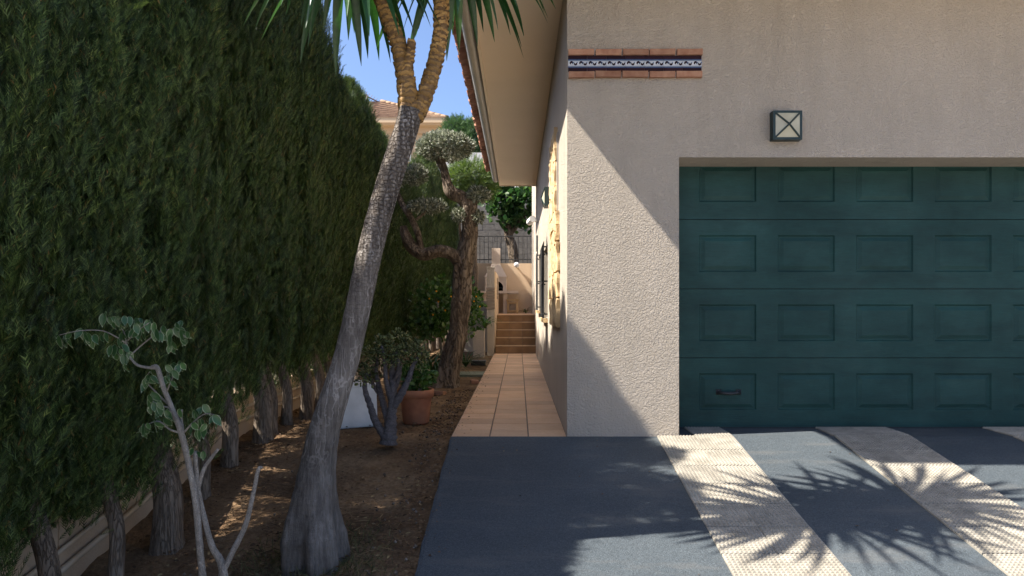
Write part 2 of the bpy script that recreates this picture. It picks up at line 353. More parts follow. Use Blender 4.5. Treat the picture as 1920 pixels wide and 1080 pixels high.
M['cypcore'] = simple('opaque_twig_core', (0.016, 0.014, 0.008), (0.05, 0.04, 0.022), 14, 0.95, 0.03, 30, stretch=(1, 1, 0.2))
M['olive'] = foliage('olive_leaf', [(0, (0.06, 0.075, 0.045)), (0.4, (0.15, 0.17, 0.11)), (0.75, (0.32, 0.34, 0.26)), (1, (0.52, 0.53, 0.44))], 0.4, 0.2)
M['fig'] = foliage('fig_leaf', [(0, (0.022, 0.055, 0.018)), (0.6, (0.045, 0.10, 0.028)), (1, (0.10, 0.17, 0.05))], 0.45, 0.35)
M['shrub'] = foliage('shrub_leaf', [(0, (0.03, 0.07, 0.02)), (0.6, (0.06, 0.13, 0.03)), (1, (0.12, 0.2, 0.05))], 0.4, 0.3)
M['bright'] = foliage('bright_conifer', [(0, (0.05, 0.09, 0.025)), (0.6, (0.09, 0.14, 0.035)), (1, (0.15, 0.2, 0.05))], 0.6, 0.3)
M['pine'] = foliage('far_conifer', [(0, (0.035, 0.075, 0.03)), (0.6, (0.06, 0.115, 0.045)), (1, (0.10, 0.16, 0.06))], 0.6, 0.25)
M['jade'] = foliage('jade_leaf', [(0, (0.06, 0.085, 0.03)), (0.5, (0.12, 0.15, 0.05)), (0.9, (0.22, 0.23, 0.085)), (1, (0.34, 0.26, 0.1))], 0.4, 0.05)
M['strap'] = foliage('strap_leaf', [(0, (0.025, 0.05, 0.018)), (0.6, (0.05, 0.095, 0.03)), (1, (0.11, 0.16, 0.05))], 0.4, 0.2)
M['orange'] = foliage('orange_petal', [(0, (0.75, 0.22, 0.02)), (1, (0.85, 0.42, 0.03))], 0.6, 0.3)
M['red'] = foliage('red_petal', [(0, (0.7, 0.06, 0.02)), (1, (0.8, 0.14, 0.04))], 0.6, 0.3)
t = NT('ficus_leaf_green', 0.35, 0.45); c = t.ramp(t.rand(), [(0, (0.035, 0.09, 0.035)), (1, (0.075, 0.16, 0.055))]); t.col(c); t.translucent((0.1, 0.22, 0.05), 0.2); M['ficus'] = t.m
t = NT('ficus_leaf_margin', 0.4, 0.4); c = t.ramp(t.rand(), [(0, (0.22, 0.29, 0.17)), (1, (0.40, 0.45, 0.29))]); t.col(c); t.translucent((0.4, 0.45, 0.25), 0.2); M['ficusedge'] = t.m
M['drygrass'] = foliage('dry_grass', [(0, (0.05, 0.06, 0.025)), (0.6, (0.10, 0.11, 0.04)), (1, (0.22, 0.18, 0.08))], 0.7, 0.2)
M['maroon'] = simple('maroon_glaze', (0.022, 0.009, 0.012), (0.04, 0.015, 0.02), 12, 0.5, own=True, spec=0.12, var=0.2)
M['blueglaze'] = simple('blue_glaze', (0.02, 0.07, 0.20), (0.03, 0.11, 0.28), 20, 0.45, spec=0.15)
M['whiteglaze'] = simple('white_glaze', (0.52, 0.55, 0.58), (0.64, 0.66, 0.68), 20, 0.45, spec=0.15)

# ------------------------------------------------------------------ ground sheets
mb = MB()
xs = [-300, -2.35, -0.5, 6.5, 300]; ys = [-300, 0, 1.8, FRONT, 60, 400]
mb.add([(x, y, gz(y) - 0.14) for y in ys for x in xs], [(j*5+i, j*5+i+1, (j+1)*5+i+1, (j+1)*5+i) for j in range(5) for i in range(4)])
tag(link(bpy.data.objects.new('ground', mb.mesh('ground', M['ground']))), 'dry pale earth reaching away beyond the house', 'ground', kind='structure')

# ramp (painted driveway)
mb = MB(); e = 0.0
ys = [0.6, 1.0, 1.8] + [1.8 + 0.08 * k for k in range(1, 48)] + [FRONT]
ys = sorted(set(round(y, 3) for y in ys if y <= FRONT))
vv = []
for y in ys:
    jit = 0.012 * noise.noise((y * 3.1, 0, 0)) + 0.008 * noise.noise((y * 11, 4, 0)) if y > 0 else 0
    xl = -0.53 + jit
    z = gz(y)
    vv += [(xl - 0.012, y, z - 0.06), (xl, y, z - 0.004), (xl + 0.02, y, z), (6.4, y, z)]
mb.add(vv, [(k*4+i, k*4+i+1, (k+1)*4+i+1, (k+1)*4+i) for k in range(len(ys)-1) for i in range(3)])
drive = link(bpy.data.objects.new('driveway', mb.mesh('driveway', M['drive'])))
tag(drive, 'dark slate blue painted ramp in front of the garage', 'driveway', kind='structure')
mb = MB(); mb.add([(1.20, FRONT, 0), (6.4, FRONT, 0), (6.4, 6.1, 0.004), (1.20, 6.1, 0.004)], [(0, 1, 2, 3)])
st_ = MB(); st_.box((-40, -14, gz(0) - 0.3), (60, 0.588, gz(0) - 0.02)); tag(link(bpy.data.objects.new('street', st_.mesh('street', M['street']))), 'unseen pale street added at the foot of the ramp for bounce light', 'street', kind='structure')  # pale ground behind the camera, added to bounce sunlight onto the facade
part('threshold', mb.mesh('threshold', M['drive']), drive)

# grip tiles with small pyramids, in strips along the ramp
def grip_mesh(wd, dp, pitch):
    mb = MB(); h = 0.012; nx = int(wd / pitch); ny = int(dp / pitch); px = wd / nx; py = dp / ny
    mb.box((0, 0, -0.01), (wd, dp, h))
    for i in range(nx):
        for j in range(ny):
            x0, x1, y0, y1 = i*px + px*0.14, (i+1)*px - px*0.14, j*py + py*0.14, (j+1)*py - py*0.14; q = px * 0.2
            mb.add([(x0,y0,h),(x1,y0,h),(x1,y1,h),(x0,y1,h),(x0+q,y0+q,h+0.0075),(x1-q,y0+q,h+0.0075),(x1-q,y1-q,h+0.0075),(x0+q,y1-q,h+0.0075)],
                   [(0,1,5,4),(1,2,6,5),(2,3,7,6),(3,0,4,7),(4,5,6,7)])
    return mb.mesh('grip_tile', M['grip'])
gm = grip_mesh(0.295, 0.293, 0.0235); gm2 = grip_mesh(0.295, 0.37, 0.0235)
slope = math.atan(0.173)
for x0 in (1.085, 2.475, 3.87):
    for cidx in range(2):
        x = x0 + cidx * 0.298
        for k in range(13):
            y1 = FRONT - 0.003 - 0.298 * k; y0 = y1 - 0.293
            o = part('grip_tile', gm, drive, (x + rnd.uniform(-0.0015, 0.0015), y0, gz(y0) - 0.002 + rnd.uniform(-0.001, 0.001)))
            o.rotation_euler = (slope, 0, 0)
        xx = x
        if xx < 1.27 and cidx == 0: continue
        part('grip_tile', gm2, drive, (xx, FRONT + 0.002, -0.003))

# soil bed
mb = MB(); nx, y0, y1 = 70, 0.0, 17.8
ysl = []; y = y0
while y < y1: ysl.append(y); y += 0.035 if y < 8 else 0.08
vv = []
for y in ysl:
    for i in range(nx + 1):
        x = -2.24 + (1.76) * i / nx
        n = 0.022 * noise.noise((x * 2.2, y * 2.2, 0)) + 0.012 * noise.noise((x * 8, y * 8, 3)) + 0.008 * noise.noise((x * 23, y * 23, 3))
        edge = max(0, (x + 0.72)) / 0.24; z = gz(y) - 0.035 + n * (1 if edge < 1 else 0.4)
        if y > FRONT: z -= 0.01 * min(1, max(0, x + 0.75) / 0.2)
        z += 0.05 * max(0, (-1.7 - x)) - 0.01
        if edge > 0 : z = min(z, gz(y) - 0.022)
        vv.append((x, y, z))
mb.add(vv, [(j*(nx+1)+i, j*(nx+1)+i+1, (j+1)*(nx+1)+i+1, (j+1)*(nx+1)+i) for j in range(len(ysl)-1) for i in range(nx)])
tag(link(bpy.data.objects.new('soil', mb.mesh('soil', M['soil'], True))), 'bare brown earth bed between hedge and driveway', 'soil', kind='structure')

# tiled path
PX0, PX1, PY1 = -0.53, 0.382, 15.62
mb = MB(); mb.box((PX0, FRONT + 0.001, -0.10), (PX1 - 0.001, PY1, -0.006))
path = link(bpy.data.objects.new('path', mb.mesh('path', M['grout']))); tag(path, 'terracotta tiled path running along the side wall', 'path', kind='structure')
TW = (PX1 - PX0) / 3
bm = bmesh.new(); bmesh.ops.create_cube(bm, size=1); bmesh.ops.scale(bm, vec=(TW - 0.011, TW - 0.012, 0.014), verts=bm.verts)
bmesh.ops.bevel(bm, geom=[e for e in bm.edges if all(v.co.z > 0 for v in e.verts)], offset=0.002, segments=1, affect='EDGES')
tm = bpy.data.meshes.new('floor_tile'); bm.to_mesh(tm); bm.free(); tm.materials.append(M['terra'])
k = 0; y = FRONT + 0.002
while y + TW < PY1 + 0.1:
    for i in range(3):
        o = part('floor_tile', tm, path, (PX0 + TW * (i + 0.5), y + TW / 2, -0.007 + rnd.uniform(-0.0012, 0.0012)))
        o.rotation_euler = (rnd.uniform(-0.002, 0.002), rnd.uniform(-0.002, 0.002), rnd.uniform(-0.003, 0.003))
    y += TW

# ------------------------------------------------------------------ house
house = thing('house', 'beige plastered house with deep eaves, green garage door and tiled roof', 'house', (2.6, 9.0, 0))
def holed(u0, u1, v0, v1, holes, depth, fmap):
    """wall face u x v with rectangular holes and their reveals; fmap(u, v, d) -> xyz (d into the wall)"""
    mb = MB(); us = sorted({u0, u1} | {h[0] for h in holes} | {h[1] for h in holes}); vs_ = sorted({v0, v1} | {h[2] for h in holes} | {h[3] for h in holes})
    for i in range(len(us)-1):
        for j in range(len(vs_)-1):
            um, vm = (us[i]+us[i+1])/2, (vs_[j]+vs_[j+1])/2
            if any(h[0] < um < h[1] and h[2] < vm < h[3] for h in holes): continue
            mb.add([fmap(us[i], vs_[j], 0), fmap(us[i+1], vs_[j], 0), fmap(us[i+1], vs_[j+1], 0), fmap(us[i], vs_[j+1], 0)], [(0, 1, 2, 3)])
    for a, b, c, d in holes:
        q = [(a, c), (b, c), (b, d), (a, d)]
        for k in range(4):
            p, r = q[k], q[(k+1) % 4]
            if p[1] == r[1] == v0: continue
            mb.add([fmap(*p, 0), fmap(*r, 0), fmap(*r, depth), fmap(*p, depth)], [(0, 1, 2, 3)])
    q = [(u0, v0), (u1, v0), (u1, v1), (u0, v1)]
    for k in range(4):
        p, r = q[k], q[(k+1) % 4]
        mb.add([fmap(*p, 0), fmap(*r, 0), fmap(*r, depth), fmap(*p, depth)], [(0, 1, 2, 3)])
    return mb
HL = WL[house]
def P3(x, y, z): return (x - HL.x, y - HL.y, z - HL.z)
WX, OPX, OPZ, EAVE = 0.382, 1.258, 2.187, 3.66
fw = holed(WX, 6.2, -0.12, EAVE, [(OPX, 5.4, -0.12, OPZ)], 0.372, lambda u, v, d: P3(u, FRONT + d, v))
part('front_wall', fw.mesh('front_wall', M['plaster']), house)
wins = [(9.35, 10.75, 0.86, 1.84), (12.4, 13.5, 0.95, 1.95)]
sw = holed(5.992, 20.2, -0.12, EAVE, wins, 0.22, lambda u, v, d: P3(WX + d, u, v))
part('side_wall', sw.mesh('side_wall', M['plaster']), house)
mb = MB(); mb.box(P3(WX, 15.64, EAVE + 0.001), P3(0.62, 20.2, 5.2)); mb.box(P3(WX + 0.3, 19.9, -0.1), P3(6.2, 20.19, 5.2)); mb.box(P3(5.95, 6.0, -0.1), P3(6.2, 19.9, EAVE))
part('back_wall', mb.mesh('back_wall', M['plaster']), house)

# eaves
VERGE = 4.49
mb = MB(); mb.box(P3(-0.385, VERGE, EAVE), P3(6.6, 15.6, EAVE + 0.05)); part('soffit', mb.mesh('soffit', M['soffit']), house)
mb = MB(); mb.box(P3(-0.415, VERGE, EAVE - 0.018), P3(-0.386, 15.615, EAVE + 0.31)); mb.box(P3(-0.386, VERGE - 0.03, EAVE - 0.018), P3(6.6, VERGE - 0.001, EAVE + 0.3)); mb.box(P3(-0.386, 15.601, EAVE - 0.018), P3(WX, 15.63, EAVE + 0.3))
part('fascia', mb.mesh('fascia', M['soffit']), house)
mb = MB(); n = 14; r = 0.068; cx, cz = -0.487, EAVE + 0.115
prof = [(cx + r*math.cos(a), cz + r*math.sin(a)) for a in [math.pi + math.pi*k/n for k in range(n+1)]]
prof = [(cx - r - 0.012, cz + 0.008), (cx - r, cz + 0.012)] + prof + [(cx + r, cz + 0.02)]
inner = [(x * 1 + (cx - x) * 0.05, z + 0.004) for x, z in prof]
full = prof + inner[::-1]
vv = [P3(x, y, z) for y in (VERGE + 0.02, 15.55) for x, z in full]; m_ = len(full)
mb.add(vv, [(i, (i+1) % m_, m_ + (i+1) % m_, m_ + i) for i in range(m_)] + [tuple(range(m_)), tuple(range(2*m_-1, m_-1, -1))])
gut = part('gutter', mb.mesh('gutter', M['gutter'], False), house)
for y in (5.6, 7.0, 8.4, 9.8, 11.2, 12.6, 14.0, 15.3):
    mb = MB(); rr = r + 0.004
    pts = [(cx + rr*math.cos(a), cz + rr*math.sin(a)) for a in [math.pi + math.pi*k/8 for k in range(9)]]
    vv = [P3(x, yy, z) for yy in (y, y + 0.02) for x, z in pts]
    mb.add(vv, [(i, i+1, 10+i, 9+i) for i in range(8)])
    part('gutter_bracket', mb.mesh('gutter_bracket', M['gutter']), gut, WL[house])
# roof: sloping deck and two courses of barrel tiles along the eave
pit = 0.30
mb = MB(); mb.add([P3(x, y, EAVE + 0.30 + (x + 0.42) * pit + dz) for x, y, dz in ((-0.42, VERGE, 0), (3.3, VERGE, 0), (3.3, 15.6, 0), (-0.42, 15.6, 0), (-0.42, VERGE, 0.05), (3.3, VERGE, 0.05), (3.3, 15.6, 0.05), (-0.42, 15.6, 0.05))],
       [(0,3,2,1),(4,5,6,7),(0,1,5,4),(1,2,6,5),(2,3,7,6),(3,0,4,7)])
mb.add([P3(*p) for p in ((3.3, VERGE, EAVE + 1.3), (7.0, VERGE, EAVE + 0.15), (7.0, 15.6, EAVE + 0.15), (3.3, 15.6, EAVE + 1.3))], [(0, 1, 2, 3)])
roof = part('roof', mb.mesh('roof', M['rooftile']), house)
def barrel(L, r0, r1, n=8, th=0.014, up=True):
    mb = MB(); ring = []
    for x, rr in ((0, r0), (L, r1)):
        for q in (rr, rr - th):
            ring.append([(x, q*math.cos(math.pi*k/n), q*math.sin(math.pi*k/n) * (0.62 if up else -0.5)) for k in range(n+1)])
    for rg in ring: mb.v += rg
    s = n + 1
    for k in range(n):
        mb.f += [(k, k+1, 2*s+k+1, 2*s+k), (s+k+1, s+k, 3*s+k, 3*s+k+1), (k+1, k, s+k, s+k+1), (2*s+k, 2*s+k+1, 3*s+k+1, 3*s+k)]; mb.m += [0]*4
    return mb.mesh('roof_tile', M['rooftile'], True)
bt, pn = barrel(0.55, 0.092, 0.078), barrel(0.55, 0.086, 0.098, up=False)
ang = -math.atan(pit); yy = VERGE + 0.08; k = 0
while yy < 15.6:
    for me, dy, dz in ((bt, 0, 0.045), (pn, 0.1, 0.062)):
        if yy + dy > 15.62: continue
        o = part('roof_tile', me, roof, (-0.70 + rnd.uniform(-0.014, 0.014), yy + dy, EAVE + 0.285 + (-0.28) * pit + 0.05 + dz))
        o.rotation_euler = (0, ang + rnd.uniform(-0.01, 0.01), rnd.uniform(-0.02, 0.02))
    yy += 0.2
# garage door
DY = 5.995
door = thing_part = part('garage_door', MB().box(P3(1.1, DY + 0.032, 0.01), P3(5.6, DY + 0.06, 2.34)).mesh('garage_door', M['iron']), house)
SZ = [0.006, 0.59, 1.166, 1.745, 2.33]
for j in range(4):
    z0, z1 = SZ[j] + 0.002, SZ[j+1] - 0.003
    fields = [(1.512 + 0.6555 * i, 1.512 + 0.6555 * i + 0.476) for i in range(6)]
    zt = z1 - 0.128 if j < 3 else z1 - 0.128; zb = zt - 0.306
    # section face with rectangular cut-outs, bevelled upper lip
    hb = holed(1.12, 5.55, z0, z1, [(a, b, zb, zt) for a, b in fields], 0.03, lambda u, v, d: P3(u, DY + d, v))
    part('door_section', hb.mesh('door_section', M['door']), door, WL[house])
    for a, b in fields:
        q = MB(); i0, i1, i2 = 0.0, 0.022, 0.052
        def rect(ins, d): return [P3(a + ins, DY + d, zb + ins), P3(b - ins, DY + d, zb + ins), P3(b - ins, DY + d, zt - ins), P3(a + ins, DY + d, zt - ins)]
        vv = rect(0, 0.001) + rect(0.010, 0.013) + rect(0.020, 0.013) + rect(0.05, 0.002)
        ff = [(k*4+i, k*4+(i+1) % 4, (k+1)*4+(i+1) % 4, (k+1)*4+i) for k in range(3) for i in range(4)] + [(12, 13, 14, 15)]
        q.add(vv, ff); part('raised_panel', q.mesh('raised_panel', M['door']), door, WL[house])
hx, hz = (1366 - VX) / F * DY, CH - (735 - VY) / F * DY
pts, rad = spline([(hx - 0.085, DY - 0.004, hz, 0.013), (hx - 0.075, DY - 0.03, hz - 0.002, 0.012), (hx - 0.05, DY - 0.05, hz - 0.004, 0.013), (hx, DY - 0.055, hz - 0.006, 0.015), (hx + 0.05, DY - 0.05, hz - 0.002, 0.013), (hx + 0.075, DY - 0.03, hz, 0.012), (hx + 0.085, DY - 0.004, hz, 0.013)], 5)
mb = MB().tube([P3(*p) for p in pts], rad, 8); mb.box(P3(hx - 0.105, DY - 0.003, hz - 0.022), P3(hx - 0.06, DY + 0.02, hz + 0.022)); mb.box(P3(hx + 0.06, DY - 0.003, hz - 0.022), P3(hx + 0.105, DY + 0.02, hz + 0.022))
part('handle', mb.mesh('handle', M['iron'], True), door, WL[house])
mb = MB().box(P3(1.2, DY - 0.012, 0.004), P3(5.5, DY + 0.03, 0.012)); part('bottom_seal', mb.mesh('bottom_seal', M['iron']), door, WL[house])

# frieze: two rows of brick and glazed tiles between
fz0, fz1 = 2.805, 3.022; fx0, fx1 = WX + 0.004, 1.438
fr = part('tile_frieze', MB().box(P3(fx0, FRONT - 0.012, fz0 + 0.004), P3(fx1, FRONT + 0.01, fz1 - 0.004)).mesh('tile_frieze', M['mortar']), house)
bw = (fx1 - fx0) / 5
bm = bmesh.new(); bmesh.ops.create_cube(bm, size=1); bmesh.ops.scale(bm, vec=(bw - 0.012, 0.05, 0.045), verts=bm.verts)
bmesh.ops.subdivide_edges(bm, edges=bm.edges, cuts=2, use_grid_fill=True)
for v in bm.verts: v.co += Vector([noise.noise(v.co * 30 + Vector((k * 9, 0, 0))) * 0.003 for k in range(3)])
bme = bpy.data.meshes.new('brick'); bm.to_mesh(bme); bm.free(); bme.materials.append(M['brickred'])
for row, z in ((0, fz1 - 0.0225), (1, fz0 + 0.0225)):
    for i in range(5):
        o = part('brick', bme, fr, (fx0 + bw * (i + 0.5) + rnd.uniform(-0.003, 0.003), FRONT - 0.015 + rnd.uniform(-0.003, 0.003), z + rnd.uniform(-0.002, 0.002)))
        o.rotation_euler = (rnd.uniform(-0.03, 0.03), rnd.uniform(-0.012, 0.012), rnd.uniform(-0.01, 0.01)); o.scale.x = -1 if rnd.random() < 0.5 else 1
tz0, tz1 = fz0 + 0.047, fz1 - 0.047; tw = (fx1 - fx0 - 0.01) / 7; tmid = (tz0 + tz1) / 2
q = MB(); y = 0
def strip(z0, z1, yy, m): q.box((0.0005, yy, z0), (tw - 0.0015, 0.012, z1), m)
strip(tz0 - tmid, tz1 - tmid, 0.0, 0); strip(-0.026, 0.026, -0.0012, 1); strip(0.019, 0.0235, -0.002, 2); strip(-0.0235, -0.019, -0.002, 2)
q.box((0.0005, -0.002, 0.030), (tw - 0.0015, 0.0, 0.0335), 2); q.box((0.0005, -0.002, -0.0335), (tw - 0.0015, 0.0, -0.030), 2)
tile_me = q.mesh('glazed_tile', [M['maroon'], M['whiteglaze'], M['blueglaze']])
q = MB()                                           # printed scroll: leaf curls and dots
for s_ in (0.0, 0.5):
    c0 = tw * (s_ + 0.25)
    def flat(pts, m):
        q.add([(x, -0.0016, z) for x, z in pts], [tuple(range(len(pts)))], m)
    def arc(cx, cz, r0, r1, a0, a1, m, n=10):
        p = [(cx + r0*math.cos(a0 + (a1-a0)*k/n), cz + r0*math.sin(a0 + (a1-a0)*k/n)) for k in range(n+1)]
        p2 = [(cx + (r0 + (r1-r0)*math.sin(math.pi*k/n))*math.cos(a0 + (a1-a0)*k/n), cz + (r0 + (r1-r0)*math.sin(math.pi*k/n))*math.sin(a0 + (a1-a0)*k/n)) for k in range(n+1)]
        for k in range(n): flat([p[k], p[k+1], p2[k+1], p2[k]], m)
    arc(c0 - 0.010, -0.003, 0.006, 0.022, R(-30), R(225), 0)
    arc(c0 + 0.020, 0.004, 0.005, 0.020, R(150), R(400), 0)
    arc(c0 + 0.006, 0.001, 0.004, 0.013, R(30), R(260), 1)
    flat([(c0 + 0.030, 0.010), (c0 + 0.036, 0.014), (c0 + 0.038, 0.004), (c0 + 0.032, 0.002)], 1)
motif = q.mesh('scroll_print', [M['maroon'], M['blueglaze']])
for i in range(7):
    o = part('glazed_tile', tile_me, fr, (fx0 + tw * i + 0.002, FRONT - 0.024, tmid))
    part('scroll_print', motif, fr, (fx0 + tw * i + 0.002, FRONT - 0.0243, tmid))

# stone cladding on the side wall: stacked rough slabs
cl = part('stone_cladding', MB().box(P3(WX - 0.015, 6.82, 0.88), P3(WX + 0.01, 8.05, 2.68)).mesh('stone_cladding', M['mortar']), house)
r2 = random.Random(3); z = 0.82
rows = [(0.82, 6.56, 8.12), (1.10, 6.60, 8.15), (1.34, 6.55, 8.05), (1.62, 6.62, 8.12), (1.78, 6.66, 8.0), (1.93, 6.86, 8.2), (2.18, 6.9, 8.1), (2.42, 6.84, 8.12), (2.60, 6.98, 8.0)]
for i, (z0, ya, yb) in enumerate(rows):
    z1 = rows[i+1][0] if i + 1 < len(rows) else 2.78
    cuts = [ya] + sorted(r2.uniform(ya + 0.35, yb - 0.35) for _ in range(2 if r2.random() < 0.6 else 1)) + [yb]
    for a, b in zip(cuts[:-1], cuts[1:]):
        if b - a < 0.12: continue
        bm = bmesh.new(); bmesh.ops.create_cube(bm, size=1); bmesh.ops.scale(bm, vec=(0.036, b - a - 0.014, z1 - z0 - 0.014), verts=bm.verts)
        bmesh.ops.subdivide_edges(bm, edges=[e for e in bm.edges if e.calc_length() > 0.08], cuts=4, use_grid_fill=True)
        sd_ = r2.random() * 50
        for v in bm.verts:
            d = Vector((noise.noise(v.co * 9 + Vector((sd_, 0, 0))), noise.noise(v.co * 9 + Vector((0, sd_, 0))), noise.noise(v.co * 9 + Vector((0, 0, sd_)))))
            v.co += d * 0.019 * Vector((1.0, 1.3, 1.3)).length / 1.9
        me = bpy.data.meshes.new('stone'); bm.to_mesh(me); bm.free(); me.materials.append(M['stone'])
        part('stone', me, cl, (WX - 0.017, (a + b) / 2, (z0 + z1) / 2))
# windows with iron grilles
for (a, b, c, d) in wins:
    f = MB(); x = WX + 0.10; tk = 0.05
    for p, r_ in (((x, a, c), (x + 0.05, a + tk, d)), ((x, b - tk, c), (x + 0.05, b, d)), ((x, a + tk, c), (x + 0.05, b - tk, c + tk)), ((x, a + tk, d - tk), (x + 0.05, b - tk, d)), ((x, (a + b)/2 - 0.03, c + tk), (x + 0.05, (a + b)/2 + 0.03, d - tk))):
        f.box(P3(*p), P3(*r_))
    wn = part('window', f.mesh('window', M['lampgreen']), house)
    part('pane', MB().box(P3(x + 0.02, a + tk, c + tk), P3(x + 0.028, b - tk, d - tk)).mesh('pane', M['glass']), wn, WL[house])
    part('sill', MB().box(P3(WX - 0.06, a - 0.06, c - 0.05), P3(WX + 0.10, b + 0.06, c - 0.001)).mesh('sill', M['stone']), wn, WL[house])
    gx = WX - 0.05
    for k in range(9):
        yy = a + 0.04 + (b - a - 0.08) * k / 8
        part('grille_bar', MB().bar(P3(gx, yy, c + 0.004), P3(gx, yy, d + 0.03), 0.007).mesh('grille_bar', M['iron']), wn, WL[house])
    for zz in (c + 0.06, (c + d)/2, d - 0.04):
        mb = MB().box(P3(gx - 0.004, a + 0.02, zz - 0.012), P3(gx + 0.004, b - 0.02, zz + 0.012)); mb.box(P3(gx + 0.004, a + 0.02, zz - 0.01), P3(WX + 0.02, a + 0.035, zz + 0.01)); mb.box(P3(gx + 0.004, b - 0.035, zz - 0.01), P3(WX + 0.02, b - 0.02, zz + 0.01))
        part('grille_rail', mb.mesh('grille_rail', M['iron']), wn, WL[house])
part('sill_box', MB().box(P3(WX - 0.035, 13.9, 2.1), P3(WX + 0.01, 14.15, 2.4)).mesh('meter_box', M['shutter']), house).name = 'meter_box'

# ------------------------------------------------------------------ wall lamps
def wall_lamp(loc, rotz, label):
    e = thing('wall_lamp', label, 'lamp', loc, 'square wall lamps on the house'); S = 0.112; D = 0.075; pk = 0.035
    part('housing', (lambda b: b.mesh('housing', M['lampgreen']))(MB().box((-S, -D + 0.01, -S), (S, 0.0, S))), e)
    for x0, z0, x1, z1 in ((-S, -S, S, -S + 0.018), (-S, S - 0.018, S, S), (-S, -S + 0.018, -S + 0.018, S - 0.018), (S - 0.018, -S + 0.018, S, S - 0.018)):
        part('frame_bar', MB().box((x0, -D - 0.004, z0), (x1, -D + 0.0095, z1)).mesh('frame_bar', M['lampgreen']), e)
    q = S - 0.014; cs = [(-q, -q), (q, -q), (q, q), (-q, q)]
    for k in range(4):
        a, b = cs[k], cs[(k+1) % 4]
        part('glass_pane', MB().add([(a[0], -D, a[1]), (b[0], -D, b[1]), (0, -D - pk, 0), (a[0], -D + 0.004, a[1]), (b[0], -D + 0.004, b[1]), (0, -D - pk + 0.004, 0)], [(0, 1, 2), (5, 4, 3), (0, 3, 4, 1), (1, 4, 5, 2), (2, 5, 3, 0)]).mesh('glass_pane', M['frost']), e)
        part('cross_bar', MB().bar((a[0], -D - 0.002, a[1]), (0, -D - pk - 0.003, 0), 0.0075, 6).mesh('cross_bar', M['lampgreen']), e)
    e.rotation_euler = (0, 0, rotz); return e
wall_lamp(((1470 - VX) / F * FRONT, FRONT, CH - (239 - VY) / F * FRONT), 0, 'square dark green lamp with crossed bars above the garage door')
wall_lamp((WX, 8.45, 2.30), R(-90), 'square dark green lamp on the sunlit side wall by the stone cladding')
# security floodlight on the side wall, far end
e = thing('flood_light', 'white tubular floodlight sticking out of the side wall', 'lamp', (WX, 13.4, 2.62))
part('arm', MB().bar((0, 0, 0), (-0.12, 0, 0.0), 0.02, 8).mesh('arm', M['whitepaint'], True), e)
part('head', MB().lathe([(0.0, -0.11), (0.05, -0.11), (0.062, -0.06), (0.062, 0.1), (0.0, 0.1)], 14).mesh('head', M['whitepaint']), e, (WX - 0.15, 13.4, 2.62)).rotation_euler = (R(75), 0, R(20))

# ------------------------------------------------------------------ steps, parapet, back yard
st = thing('steps', 'flight of five brown tiled steps at the end of the path', 'steps', (0, PY1, 0))
RH, TD = 0.166, 0.285; SX0, SX1 = -0.50, 0.379; cw = (SX1 - SX0) / 3
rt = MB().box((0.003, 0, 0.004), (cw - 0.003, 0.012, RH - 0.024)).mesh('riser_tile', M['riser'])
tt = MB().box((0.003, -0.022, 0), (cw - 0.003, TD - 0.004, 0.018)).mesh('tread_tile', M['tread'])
for k in range(5):
    y = PY1 + TD * k; zz = RH * k
    mb = MB().box((SX0, TD * k, zz - (0.1 if k == 0 else 0)), (SX1, TD * 5, zz + RH - 0.02)); part('step', mb.mesh('step', M['grout']), st)
    for i in range(3):
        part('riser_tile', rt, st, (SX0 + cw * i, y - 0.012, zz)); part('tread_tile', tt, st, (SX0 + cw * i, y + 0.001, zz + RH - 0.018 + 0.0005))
TZ = RH * 5; TY = PY1 + TD * 5
mb = MB().box((-1.62, TY + 0.001, -0.1), (0.379, 22.0, TZ - 0.004)); tag(link(bpy.data.objects.new('terrace', mb.mesh('terrace', M['terra']))), 'raised tiled terrace behind the steps', 'terrace', kind='structure')
# parapet beside the steps: front post with banded stone, wall running back
pp = thing('parapet', 'narrow rendered parapet with stone band beside the steps', 'parapet', (-0.6, PY1, 0))
part('post', MB().box((-0.085, -0.03, -0.06), (0.075, 0.19, 1.86)).mesh('post', M['plaster']), pp)
part('cap', MB().box((-0.095, -0.04, 1.861), (0.085, 0.2, 1.89)).mesh('cap', M['plaster']), pp)
for k in range(7):
    part('band_stone', MB().box((-0.094 - 0.008 * (k % 2), -0.052 - 0.006 * (k % 3), 0.965 + 0.068 * k), (0.084, -0.031, 0.965 + 0.068 * k + 0.058)).mesh('band_stone', M['woodgrey']), pp)
part('wall', MB().box((-0.08, 0.191, -0.06), (0.094, 2.6, 1.80)).mesh('parapet_wall', M['pinkwall']), pp).name = 'parapet_wall'
for k in range(6):
    part('band_stone', MB().box((0.0945, 1.2, 1.2 + 0.085 * k), (0.108, 1.9, 1.2 + 0.085 * k + 0.07)).mesh('band_stone', M['woodgrey']), pp)
# retaining wall left of the steps
o = link(bpy.data.objects.new('retaining_wall', MB().box((-1.6, 16.9, -0.2), (-0.69, 17.02, 1.15)).mesh('retaining_wall', M['plaster']))); tag(o, 'low shaded rendered wall behind the planting left of the steps', 'wall')
BY = 20.25
o = link(bpy.data.objects.new('yard_wall', MB().box((-1.64, BY, -0.1), (0.9, BY + 0.2, 2.24)).mesh('yard_wall', M['pinkwall']))); tag(o, 'pinkish rendered wall behind the barbecue', 'wall')
